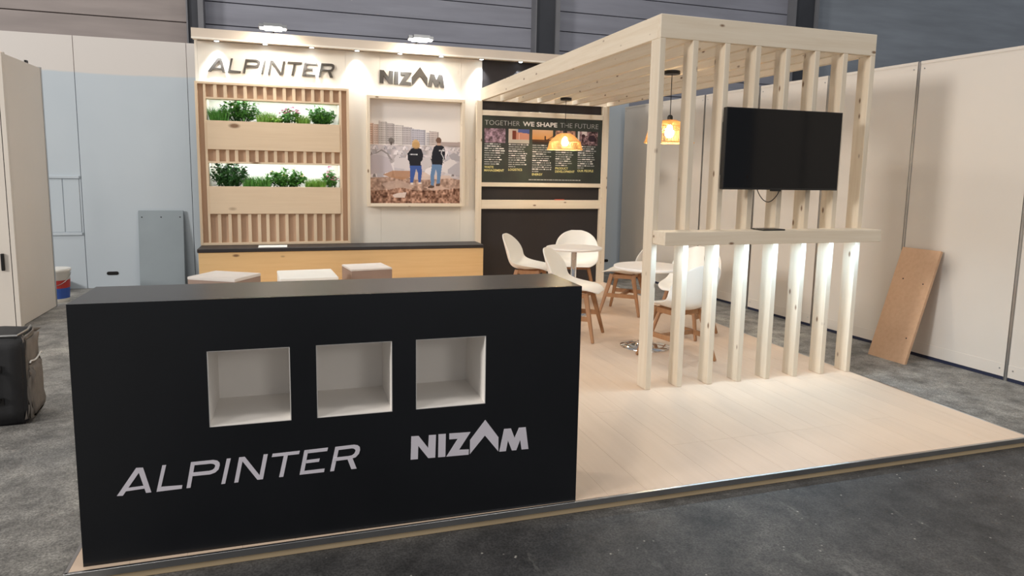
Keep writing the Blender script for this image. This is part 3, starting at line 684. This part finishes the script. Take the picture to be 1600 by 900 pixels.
def plant(name, label, x, z, kind, wd, ht, lm, fm=None, nf=0, n=170, seed=1):
    rr = random.Random(seed); y = 5.835; t = empty(name, (x, y, z-0.028)); ht *= 1.25; wd *= 1.12; n = int(n*2.0); tag(t, label, 'plant', 'plants in the slatted wall unit')
    bm = bmesh.new(); st = bmesh.new(); tips = []
    if kind == 'grass':
        for _ in range(n):
            b = Vector((rr.uniform(-wd/2, wd/2), rr.uniform(-0.10, 0.10), 0)); d = Vector((rr.uniform(-.6, .6), rr.uniform(-.6, .45), 0))
            blade(bm, b, d, ht*rr.uniform(.5, 1.05), 0.006, rr)
    else:
        for _ in range(max(8, n//11)):
            a = rr.uniform(0, 6.283); s = rr.random()**.5; top = Vector((math.cos(a)*wd/2*s, math.sin(a)*0.12*s, ht*(1-.45*s*s)*rr.uniform(.7, 1)))
            b = Vector((top.x*.3, top.y*.3, 0)); md = b.lerp(top, .5)+Vector((top.x*.12, top.y*.12, .01)); tube(st, (b, md, top), (.003, .0025, .0015), 4); tips.append(top)
            for k in range(11):
                q = rr.uniform(.25, 1.0); p = (b.lerp(md, q*2) if q < .5 else md.lerp(top, q*2-1)); d = Vector((rr.uniform(-1, 1), rr.uniform(-1, 1)-.15, rr.uniform(-.2, .8)))
                leaf(bm, p, d, rr.uniform(.034, .062), rr.uniform(.020, .034), rr.uniform(0, .5), rr)
        link('stems', me('stems', st), LEAF2, (0, 0, 0), t, True)
    tag(link('foliage', me('leaves', bm), lm, (0, 0, 0), t, True), kind='stuff')
    if fm:
        fb = bmesh.new()
        for _ in range(nf):
            if tips: c = rr.choice(tips)+Vector((rr.uniform(-.02, .02), rr.uniform(-.03, 0), rr.uniform(0, .025)))
            else: c = Vector((rr.uniform(-wd/2, wd/2), rr.uniform(-.1, .05), ht*rr.uniform(.8, 1)))
            for k in range(6):
                a = k*1.047; leaf(fb, c, Vector((math.cos(a), math.sin(a), .5)), .016, .014, 0, rr)
        tag(link('blossoms', me('bl', fb), fm, (0, 0, 0), t, True), kind='stuff')
    return t
def pxx(x, row): return at(x, 190 if row == 0 else 290, y=5.83).x
Za, Zb = 2.012, 1.275
plant('grass_tuft', 'dark green grass tuft at the window-side end of the upper planter', pxx(343, 0), Za, 'grass', 0.16, 0.17, LEAF1, None, 0, 260, 1)['label'] = 'dark green grass tuft in the upper planter beside the tall leafy plant'
plant('leafy_plant', 'tall leafy plant with cream flowers in the upper planter', pxx(375, 0), Za, 'leaf', 0.40, 0.27, LEAF1, CREAM, 12, 340, 2)
plant('grass_tuft', 'yellow green grass tuft in the upper planter under the light strip', pxx(416, 0), Za, 'grass', 0.17, 0.15, LEAF3, None, 0, 200, 3)
plant('trailing_succulent', 'low trailing plant with cream flowers hanging over the upper planter', pxx(431, 0), Za, 'leaf', 0.16, 0.09, LEAF3, CREAM, 14, 90, 4)
plant('pink_flower', 'plant crowned with bright pink flowers in the upper planter', pxx(454, 0), Za, 'leaf', 0.22, 0.19, LEAF1, PINK, 46, 130, 5)
plant('grass_tuft', 'pale grass tuft between pink flowers and bushy plant, upper planter', pxx(474, 0), Za, 'grass', 0.12, 0.13, LEAF3, None, 0, 130, 6)
plant('bushy_plant', 'bushy green plant with broad leaves in the upper planter', pxx(501, 0), Za, 'leaf', 0.34, 0.22, LEAF1, None, 0, 330, 7)
plant('dark_flower', 'large leafy plant with dark red flowers in the lower planter', pxx(359, 1), Zb, 'leaf', 0.38, 0.29, LEAF2, DRED, 16, 400, 8)
plant('grass_tuft', 'grass tuft beside the dark red flowers in the lower planter', pxx(402, 1), Zb, 'grass', 0.26, 0.14, LEAF1, None, 0, 300, 9)
plant('yellow_flower', 'leafy plant with small yellow flowers in the lower planter', pxx(448, 1), Zb, 'leaf', 0.42, 0.21, LEAF1, YELL, 14, 420, 10)
plant('grass_tuft', 'grass tuft between yellow and pink flowers in the lower planter', pxx(493, 1), Zb, 'grass', 0.20, 0.12, LEAF3, None, 0, 230, 11)
plant('pink_flower', 'slender plant with coral pink flowers in the lower planter', pxx(517, 1), Zb, 'leaf', 0.17, 0.21, LEAF1, PINK, 26, 120, 12)

# ================================================================== BENCH, PAPER, CUBES
bn = empty('bench', (0.14, 5.6, 0)); tag(bn, 'long pine bench with black top along the back wall', 'bench')
box('front_board', -1.475, 1.763, 5.365, 5.385, 0, 0.556, BENCHW, bn, 0.002)
box('end_board', -1.475, -1.455, 5.385, YB-0.002, 0, 0.556, BENCHW, bn); box('end_board', 1.743, 1.763, 5.385, YF-0.002, 0, 0.556, BENCHW, bn)
box('bench_top', -1.487, 1.763, 5.352, YF-0.003, 0.556, 0.598, BENCHTOP, bn, 0.004)
pp = box('paper_sheet', -0.86, -0.55, 5.40, 5.60, 0.598, 0.604, PAPER); tag(pp, 'white paper sheet lying on the black bench top', 'paper')
def cube(name, corners, h, topm, sidem, label, tt):
    c = sum((Vector(p) for p in corners), Vector((0, 0)))/4
    ex = ((Vector(corners[1])-Vector(corners[0]))+(Vector(corners[2])-Vector(corners[3])))/2; ey = ((Vector(corners[3])-Vector(corners[0]))+(Vector(corners[2])-Vector(corners[1])))/2
    a = math.atan2(ex.y, ex.x); sx, sy = ex.length, ey.length
    t = empty(name, (c.x, c.y, 0), a); tag(t, label, 'stool', 'cube stools in front of the bench')
    bm = bmesh.new(); addbox(bm, -sx/2, sx/2, -sy/2, sy/2, 0, h-tt); bmesh.ops.bevel(bm, geom=list(bm.edges), offset=0.004, segments=1, affect='EDGES'); link('body', me('b', bm), sidem, (0, 0, 0), t, True)
    bm = bmesh.new(); addbox(bm, -sx/2-.002, sx/2+.002, -sy/2-.002, sy/2+.002, h-tt, h); bmesh.ops.bevel(bm, geom=list(bm.edges), offset=0.005, segments=2, affect='EDGES'); link('top', me('b', bm), topm, (0, 0, 0), t, True)
TOPG = plain('cube_top_grey', (216, 209, 203), 0.6)
def q(*pts, z): return [tuple(at(*p, z=z)[:2]) for p in pts]
cube('cube_stool', q((331,423),(408,426),(366,437),(299,432), z=0.43), 0.43, TOPG, TAUPE, 'taupe cube stool with pale grey top, turned at an angle to the bench', 0.03)
cube('cube_stool', q((429,423),(513,420),(533,432.5),(442,436), z=0.45), 0.45, PAPER, PAPER, 'bright white cube stool between two taupe cubes', 0.03)
cube('cube_stool', q((534,413),(594,410.6),(614,418),(549,421.5), z=0.44), 0.44, TOPG, TAUPE, 'taupe cube stool with pale grey top, square to the bench', 0.02)

# ================================================================== TABLES
def table(x, y, label):
    t = empty('round_table', (x, y, 0)); tag(t, label, 'table', 'round white tables under the pergola')
    h = 0.712
    bm = lathe([(0.285, h-0.026), (0.297, h-0.020), (0.30, h-0.010), (0.296, h-0.002), (0.288, h)], 56); link('table_top', me('top', bm), TABLEW, (0, 0, 0), t, True)
    bm = lathe([(0.022, 0.02), (0.030, 0.03), (0.030, h-0.026)], 24); link('column', me('col', bm), CHROME, (0, 0, 0), t, True, True)
    bm = lathe([(0.218, 0.0), (0.220, 0.004), (0.216, 0.010), (0.15, 0.018), (0.08, 0.030), (0.045, 0.06), (0.034, 0.10)], 48); link('base', me('base', bm), CHROME, (0, 0, 0), t, True, True)
    bm = lathe([(0.09, h-0.036), (0.09, h-0.026)], 24); link('top_flange', me('fl', bm), CHROME, (0, 0, 0), t, True)
table(2.374, 3.944, 'round white table with chrome column beside the black back panel')
table(2.430, 2.440, 'round white table with chrome base behind the bar posts')

# ================================================================== CHAIRS
def make_chair():
    t = empty('shell_chair', (0, 0, 0)); tag(t, 'x', 'chair', 'white shell chairs around the round tables')
    prof = [(0.225, 0.428), (0.205, 0.446), (0.14, 0.452), (0.05, 0.440), (-0.05, 0.428), (-0.13, 0.428), (-0.19, 0.448), (-0.226, 0.498), (-0.250, 0.568), (-0.270, 0.640), (-0.288, 0.705), (-0.302, 0.755), (-0.311, 0.790), (-0.316, 0.810)]
    half = [0.13, 0.185, 0.220, 0.238, 0.250, 0.258, 0.262, 0.262, 0.258, 0.246, 0.222, 0.182, 0.130, 0.06]
    upv = [0.0, 0.006, 0.022, 0.045, 0.070, 0.090, 0.095, 0.080, 0.056, 0.034, 0.017, 0.007, 0.002, 0.0]     # seat sides turn up
    fwv = [0.0, 0.0, 0.0, 0.0, 0.0, 0.012, 0.036, 0.062, 0.076, 0.072, 0.056, 0.036, 0.018, 0.006]            # back sides wrap forward
    bm = bmesh.new(); N = 14; rows = []
    for (y, z), hw, up, fw in zip(prof, half, upv, fwv):
        r = []
        for j in range(N+1):
            u = -1+2*j/N; a = abs(u)**2.2
            r.append(bm.verts.new((hw*u, y+fw*a, z+up*a)))
        rows.append(r)
    for a, b in zip(rows, rows[1:]):
        for j in range(N): bm.faces.new((a[j], a[j+1], b[j+1], b[j]))
    o = link('seat_shell', me('shell', fixn(bm)), PLAST, (0, 0, 0), t, True, True)
    md = o.modifiers.new('thickness', 'SOLIDIFY'); md.thickness = 0.012; md.offset = 0; md = o.modifiers.new('smooth', 'SUBSURF'); md.levels = 1; md.render_levels = 2
    # wooden underframe
    def bar(a, b, w0, d0, w1, d1):
        a, b = Vector(a), Vector(b); d = (b-a).normalized(); sx = d.cross(Vector((0, 1, 0))).normalized(); sy = d.cross(sx).normalized(); bm = bmesh.new()
        va = [bm.verts.new(a+sx*w0/2*i+sy*d0/2*j) for i, j in ((-1, -1), (1, -1), (1, 1), (-1, 1))]; vb = [bm.verts.new(b+sx*w1/2*i+sy*d1/2*j) for i, j in ((-1, -1), (1, -1), (1, 1), (-1, 1))]
        bm.faces.new(list(reversed(va))); bm.faces.new(vb)
        for i in range(4): bm.faces.new((va[i], va[(i+1) % 4], vb[(i+1) % 4], vb[i]))
        fixn(bm); bmesh.ops.bevel(bm, geom=list(bm.edges), offset=0.004, segments=2, affect='EDGES'); return bm
    for sx in (-1, 1):
        for sy in (-1, 1):
            link('leg', me('leg', bar((sx*0.125, sy*0.115-0.005, 0.425), (sx*0.225, sy*0.215-0.005, 0.002), 0.034, 0.046, 0.024, 0.026)), OAK, (0, 0, 0), t, True)
        bm = bmesh.new(); addbox(bm, sx*0.178-0.010, sx*0.178+0.010, -0.165, 0.155, 0.185, 0.225); link('stretcher', me('st', bm), OAK, (0, 0, 0), t, True)
        bm = bmesh.new(); addbox(bm, sx*0.128-0.011, sx*0.128+0.011, -0.12, 0.11, 0.385, 0.424); link('seat_rail', me('st', bm), OAK, (0, 0, 0), t, True)
    bm = bmesh.new(); addbox(bm, -0.170, 0.170, -0.020, 0.010, 0.19, 0.222); link('cross_stretcher', me('st', bm), OAK, (0, 0, 0), t, True)
    for y0 in (0.095, -0.125):
        bm = bmesh.new(); addbox(bm, -0.118, 0.118, y0, y0+0.02, 0.388, 0.424); link('seat_rail', me('st', bm), OAK, (0, 0, 0), t, True)
    return t
proto = make_chair()
CH_ = [((2.03, 4.35), (0.82, -0.57), 'white shell chair with its back to the bench, drawn up to the far table'),
       ((1.98, 2.93), (0.80, -0.60), 'white shell chair between the black counter and the bar-side table'),
       ((2.68, 4.56), (-0.35, -0.94), 'white shell chair in front of the black panel, facing out over the far table'),
       ((2.935, 3.84), (-0.75, 0.66), 'white shell chair between the two round tables, facing the far table'),
       ((2.48, 2.03), (-0.20, 0.98), 'white shell chair with its back against the bar posts'),
       ((3.03, 2.78), (-0.85, -0.50), 'white shell chair at the bar-side table, backing onto the white partition')]
for i, ((x, y), (dx, dy), lab) in enumerate(CH_):
    if i == 0: r = proto
    else:
        r = proto.copy(); COL.objects.link(r)
        for c in proto.children: k = c.copy(); COL.objects.link(k); k.parent = r
    r.location = (x, y, 0); r.rotation_euler.z = math.atan2(-dx, dy); r['label'] = lab

# ================================================================== PENDANT LAMPS
def pendant(x, y, label):
    t = empty('pendant_lamp', (x, y, 1.77)); tag(t, label, 'lamp', 'straw pendant lamps under the pergola')
    zc = ZR-1.77
    bm = lathe([(0.066, zc-0.030), (0.068, zc-0.026), (0.068, zc-0.002), (0.062, zc)], 32); link('ceiling_rose', me('r', bm), DARKM, (0, 0, 0), t, True)
    bm = bmesh.new(); tube(bm, ((0, 0, zc-0.03), (0, 0, 0.235)), 0.0035, 8); link('cord', me('c', bm), DARKM, (0, 0, 0), t, True)
    bm = lathe([(0.014, 0.240), (0.024, 0.225), (0.024, 0.165), (0.018, 0.155)], 20); link('socket', me('s', bm), DARKM, (0, 0, 0), t, True)
    sd = empty('lamp_shade', (0, 0, 0)); sd.parent = t; sd['label'] = 'straw ribbed shade'
    prof = [(0.062, 0.192), (0.095, 0.182), (0.187, 0.098), (0.212, 0.002)]
    rb = bmesh.new(); n = 84
    for k in range(n):
        a = 2*math.pi*k/n; ca, sa = math.cos(a), math.sin(a)
        for (r0, z0), (r1, z1) in zip(prof, prof[1:]):
            w0, w1 = min(0.0052, r0*0.034), 0.0052
            if z1 < 0.05: w0 = w1 = 0.0042
            vs = []
            for r, z, wv in ((r0, z0, w0), (r1, z1, w1)):
                for s in (-1, 1): vs.append(rb.verts.new((r*ca-s*wv*sa, r*sa+s*wv*ca, z)))
                for s in (1, -1): vs.append(rb.verts.new(((r-0.003)*ca-s*wv*sa, (r-0.003)*sa+s*wv*ca, z)))
            for i in range(4): rb.faces.new((vs[i], vs[(i+1) % 4], vs[4+(i+1) % 4], vs[4+i]))
    o = bpy.data.objects.new('ribs', me('ribs', fixn(rb))); COL.objects.link(o); o.parent = sd; o.data.materials.append(STRAW); tag(o, kind='stuff')
    for r, z, th in ((0.062, 0.192, 0.004), (0.187, 0.098, 0.004), (0.212, 0.003, 0.0055), (0.14, 0.142, 0.003)):
        rg = bmesh.new(); tube(rg, [(r*math.cos(2*math.pi*k/48), r*math.sin(2*math.pi*k/48), z) for k in range(49)], th, 6)
        o = bpy.data.objects.new('ring', me('ring', rg)); COL.objects.link(o); o.parent = sd; o.data.materials.append(STRAW)
    bm = lathe([(0.012, 0.158), (0.018, 0.150), (0.034, 0.118), (0.040, 0.092), (0.036, 0.066), (0.022, 0.049), (0.004, 0.045)], 20); link('bulb', me('b', bm), BULB, (0, 0, 0), t, True, True)
pendant(2.662, 4.99, 'straw pendant lamp hanging in front of the green text board')
pendant(2.664, 2.59, 'straw pendant lamp hanging close behind the bar posts')

# ================================================================== TELEVISION
tv = empty('television', (2.797, PY0, 1.40)); tag(tv, 'black flat screen television mounted on the pergola posts', 'television')
ty0 = 1.262
box('housing', 2.313, 3.281, ty0+0.006, ty0+0.045, 1.402, 1.956, BEZEL, tv, 0.004)
sc_ = box('screen', 2.318, 3.276, ty0+0.002, ty0+0.006, 1.414, 1.951, SCREEN, tv)
bm = bmesh.new(); addbox(bm, -0.484, 0.484, 0, 0.004, 0, 0.012); addbox(bm, -0.484, 0.484, 0, 0.004, 0.549, 0.554); addbox(bm, -0.484, -0.479, 0, 0.004, 0.012, 0.549); addbox(bm, 0.479, 0.484, 0, 0.004, 0.012, 0.549)
link('bezel', me('bz', bm), BEZEL, (2.797, ty0+0.002, 1.402), tv)
for z in (1.52, 1.80): box('wall_rail', 2.36, 3.24, ty0+0.045, PY0-0.001, z, z+0.04, DARKM, tv)
box('side_bracket', 2.334, 2.352, ty0+0.045, PY0-0.001, 1.50, 1.86, DARKM, tv)
box('sensor_foot', 2.72, 2.80, ty0+0.012, ty0+0.03, 1.392, 1.402, BEZEL, tv)
bm = bmesh.new(); tube(bm, [(2.63+0.19*s, 1.315, 1.405-0.085*math.sin(math.pi*s)**.8-0.01*s) for s in [k/14 for k in range(15)]], 0.003, 6); link('cable', me('cb', bm), DARKM, (0, 0, 0), tv).location = -W[tv]
tb = box('tablet', 2.615, 2.80, 1.20, 1.325, 1.120, 1.130, BEZEL, None, 0.003); tag(tb, 'small flat black tablet lying on the pine bar shelf', 'tablet')

# ================================================================== WALL LIGHTS
DLAB = ['over the first letter A of ALPINTER', 'over the letter P of ALPINTER', 'over the letter T of ALPINTER', 'between the two grey wall names', 'over the letter Z of NIZAM', 'over the last letter M of NIZAM', 'where white wall meets black panel', 'on the black panel beside the pergola beam', 'above the middle pergola rafters', 'above the outer pergola rafters']
def downlight(x, k):
    t = empty('downlight', (x, 5.735, 2.895)); tag(t, 'small round fascia downlight '+DLAB[k], 'light', 'downlights under the fascia')
    bm = lathe([(0.030, -0.012), (0.034, -0.008), (0.034, 0.0)], 24); link('ring', me('r', bm), ALU, (0, 0, 0), t, True)
    bm = lathe([(0.024, -0.0135), (0.024, -0.012)], 20); link('lens', me('l', bm), SPOTG, (0, 0, 0), t, True)
    l = bpy.data.lights.new('downlight_beam', 'SPOT'); l.energy = 36; l.spot_size = math.radians(78); l.spot_blend = 0.7; l.shadow_soft_size = 0.022; l.color = (0.88, 0.95, 1.0)
    o = bpy.data.objects.new('downlight_beam', l); COL.objects.link(o); o.parent = t; o.location = (0, 0, -0.016); o.rotation_euler = (math.radians(6), 0, 0)
for k, x in enumerate((-1.245, -0.735, -0.227, 0.288, 0.795, 1.302, 1.812, 2.329, 2.84, 3.35)): downlight(x, k)
def flood(x, label):
    t = empty('flood_lamp', (x, 5.70, 3.0)); tag(t, label, 'light', 'flood lamps on top of the stand wall')
    box('bracket', x-0.03, x+0.03, 5.70, 5.80, 3.0, 3.012, DARKM, t)
    bm = bmesh.new(); tube(bm, ((0, 0.04, 0.012), (0, 0.03, 0.05), (0, -0.05, 0.065), (0, -0.16, 0.050)), 0.009, 8); link('arm', me('arm', bm), DARKM, (0, 0, 0), t, True)
    hd = bmesh.new(); addbox(hd, -0.145, 0.145, -0.10, 0.10, 0, 0.035); bmesh.ops.bevel(hd, geom=[e for e in hd.edges if abs(e.verts[0].co.z-e.verts[1].co.z) > 0.01], offset=0.05, segments=4, affect='EDGES')
    h = link('lamp_head', me('hd', hd), ALU, (0, -0.25, 0.012), t, True); h.rotation_euler = (math.radians(-3), 0, 0)
    le = bmesh.new(); addbox(le, -0.135, 0.135, -0.09, 0.09, -0.006, 0.0); bmesh.ops.bevel(le, geom=[e for e in le.edges if abs(e.verts[0].co.z-e.verts[1].co.z) > 0.004], offset=0.045, segments=4, affect='EDGES')
    o = bpy.data.objects.new('lens', me('le', le)); COL.objects.link(o); o.parent = h; o.data.materials.append(LEDW)
    l = bpy.data.lights.new('flood_beam', 'AREA'); l.shape = 'RECTANGLE'; l.size = 0.26; l.size_y = 0.17; l.energy = 10; l.color = (1.0, 0.90, 0.76)
    o = bpy.data.objects.new('flood_beam', l); COL.objects.link(o); o.parent = h; o.location = (0, 0, -0.010); o.rotation_euler = (math.radians(28), 0, 0)
flood(-0.642, 'flat flood lamp reaching out above the thin ALPINTER lettering'); flood(0.992, 'flat flood lamp reaching out above the bold NIZAM lettering')

# ================================================================== THINGS IN THE HALL
# board leaning on the right partition
lb = empty('leaning_board', (4.41, 1.76, H)); tag(lb, 'light wooden board leaning against the white partition', 'board')
A = at(1356, 553, z=H); B = at(1413, 570, z=H); up = Vector((4.66, 1.96, 0.895))-A; wv = (B-A); wv.z = 0
nrm = wv.cross(up).normalized(); up = nrm.cross(wv).normalized()*up.length
bm = bmesh.new(); th = 0.024
vs = [bm.verts.new(p-Vector((4.41, 1.76, H))) for p in (A, B, B+up, A+up)]; vt = [bm.verts.new(v.co+nrm*th*(1 if nrm.x > 0 else -1)) for v in vs]
bm.faces.new(vs); bm.faces.new(list(reversed(vt)))
for i in range(4): bm.faces.new((vs[i], vs[(i+1) % 4], vt[(i+1) % 4], vt[i]))
link('board', me('lb', fixn(bm)), LEANW, (0, 0, 0), lb, True)
for fu, fv in ((0.28, 0.72), (0.82, 0.70), (0.84, 0.22)):
    c = A+wv*fu+up*fv-Vector((4.41, 1.76, H)); d = -nrm if nrm.x > 0 else nrm; bm = bmesh.new(); tube(bm, (c, c+d*0.002), 0.006, 8); link('screw_hole', me('s', bm), DARKM, (0, 0, 0), lb, True)
# grey board leaning on the rear partition
gb = empty('leaning_board', (-2.08, 6.83, H)); tag(gb, 'grey board with three screw holes leaning against the pale blue-grey partition', 'board')
bm = bmesh.new(); addbox(bm, -0.262, 0.262, -0.009, 0.009, 0.0, 0.985); bmesh.ops.bevel(bm, geom=list(bm.edges), offset=0.005, segments=2, affect='EDGES'); tl = math.radians(-6.2)
o = link('board', me('gb', bm), BLUEG, (0, 0, 0.004), gb, True); o.rotation_euler.x = tl
for x in (-0.22, 0.0, 0.22):
    bm = bmesh.new(); tube(bm, ((x, -0.011, 0.90), (x, -0.008, 0.90)), 0.008, 10); k = link('screw_hole', me('s', bm), DARKM, (0, 0, 0.004), gb, True); k.rotation_euler.x = tl
# bucket
bk = empty('bucket', (-3.055, 6.12, H)); tag(bk, 'white plastic bucket with blue and red label behind the partition', 'bucket')
bm = lathe([(0.115, 0.0), (0.12, 0.004), (0.14, 0.34), (0.148, 0.345), (0.148, 0.365), (0.142, 0.365), (0.136, 0.33)], 32); link('body', me('b', bm), PLAST, (0, 0, 0), bk, True, True)
bm = lathe([(0.150, 0.355), (0.152, 0.362), (0.148, 0.378), (0.02, 0.382)], 32); link('lid', me('b', bm), PLAST, (0, 0, 0), bk, True)
bm = lathe([(0.1235, 0.04), (0.131, 0.16)], 32, False); link('label_band', me('b', bm), BLUEP, (0, 0, 0), bk, True); bm = lathe([(0.1315, 0.16), (0.137, 0.25)], 32, False); link('label_band', me('b', bm), REDP, (0, 0, 0), bk, True)
bm = bmesh.new(); tube(bm, [(0.15*math.cos(a), -0.155*math.sin(a)*0.35-0.08*math.sin(a), 0.33-0.14*math.sin(a)) for a in [math.pi*k/16 for k in range(17)]], 0.003, 6); link('handle', me('h', bm), ALU, (0, 0, 0), bk, True)
bo = box('black_box', -3.36, -3.16, 6.80, 6.95, H, 0.055, DARKM, None, 0.005); tag(bo, 'small black box on the floor under the grip slot', 'box')
# bag
bg = empty('travel_bag', (-2.27, 2.0, H), math.radians(4)); tag(bg, 'black and grey soft travel bag standing on the concrete floor', 'bag')
def soft(sx, sy, sz, bulge, taper=1.0, seed=0):
    bm = bmesh.new(); bmesh.ops.create_cube(bm, size=1); bmesh.ops.subdivide_edges(bm, edges=list(bm.edges), cuts=5, use_grid_fill=True); rr = random.Random(seed)
    for v in bm.verts:
        x, y, z = v.co*2; k = 1+bulge*(1-z*z)*(1-0.3*abs(x)); s = 1+(taper-1)*(z*.5+.5)
        v.co = Vector((x*sx/2*k*s, y*sy/2*k*s, (z*.5+.5)*sz*(1-0.03*x*x*(z > .9))))+Vector((rr.uniform(-1, 1), rr.uniform(-1, 1), rr.uniform(-.3, .3) if z > -.9 else 0))*0.004
    bmesh.ops.bevel(bm, geom=[e for e in bm.edges if e.calc_face_angle(0) > 1.0], offset=0.018, segments=3, affect='EDGES'); return bm
link('body', me('bag', soft(0.46, 0.30, 0.55, 0.02, 1.03, 3)), BAGB, (0, 0, 0), bg, True, True)
o = link('side_pocket', me('pk', soft(0.06, 0.25, 0.33, 0.10, 0.96, 4)), BAGG, (0.235, 0.005, 0.03), bg, True, True)
o = link('side_panel', me('pk', soft(0.02, 0.26, 0.50, 0.05, 1.0, 5)), BAGG, (0.234, 0.005, 0.03), bg, True, True)
bm = bmesh.new(); tube(bm, [(0.255, 0.02+0.13*math.cos(a), 0.365+0.008*math.sin(3*a)) for a in [math.pi*k/12 for k in range(13)]], 0.005, 6); link('pocket_piping', me('pp', bm), PAPER, (0, 0, 0), bg, True)
bm = bmesh.new(); tube(bm, ((0.10, -0.155, 0.35), (0.10, -0.185, 0.33), (0.10, -0.188, 0.18), (0.10, -0.155, 0.155)), (0.012, 0.014, 0.014, 0.012), 8); link('handle', me('hn', bm), BAGB, (0, 0, 0), bg, True, True)
for z in (0.35, 0.155):
    bm = bmesh.new(); addbox(bm, 0.075, 0.125, -0.162, -0.145, z-0.02, z+0.02); link('handle_mount', me('hm', bm), DARKM, (0, 0, 0), bg, True)
bm = bmesh.new(); tube(bm, ((-0.21, -0.146, 0.545), (0.0, -0.148, 0.550), (0.21, -0.146, 0.545), (0.228, 0.0, 0.548), (0.21, 0.14, 0.545)), 0.006, 6); link('zip', me('zp', bm), ALU, (0, 0, 0), bg, True)

# ------------------------------------------------------------------ lift everything from platform heights to hall-floor heights
for o in SC.objects:
    if o.parent is None and o not in FIXED: o.location.z += Z0
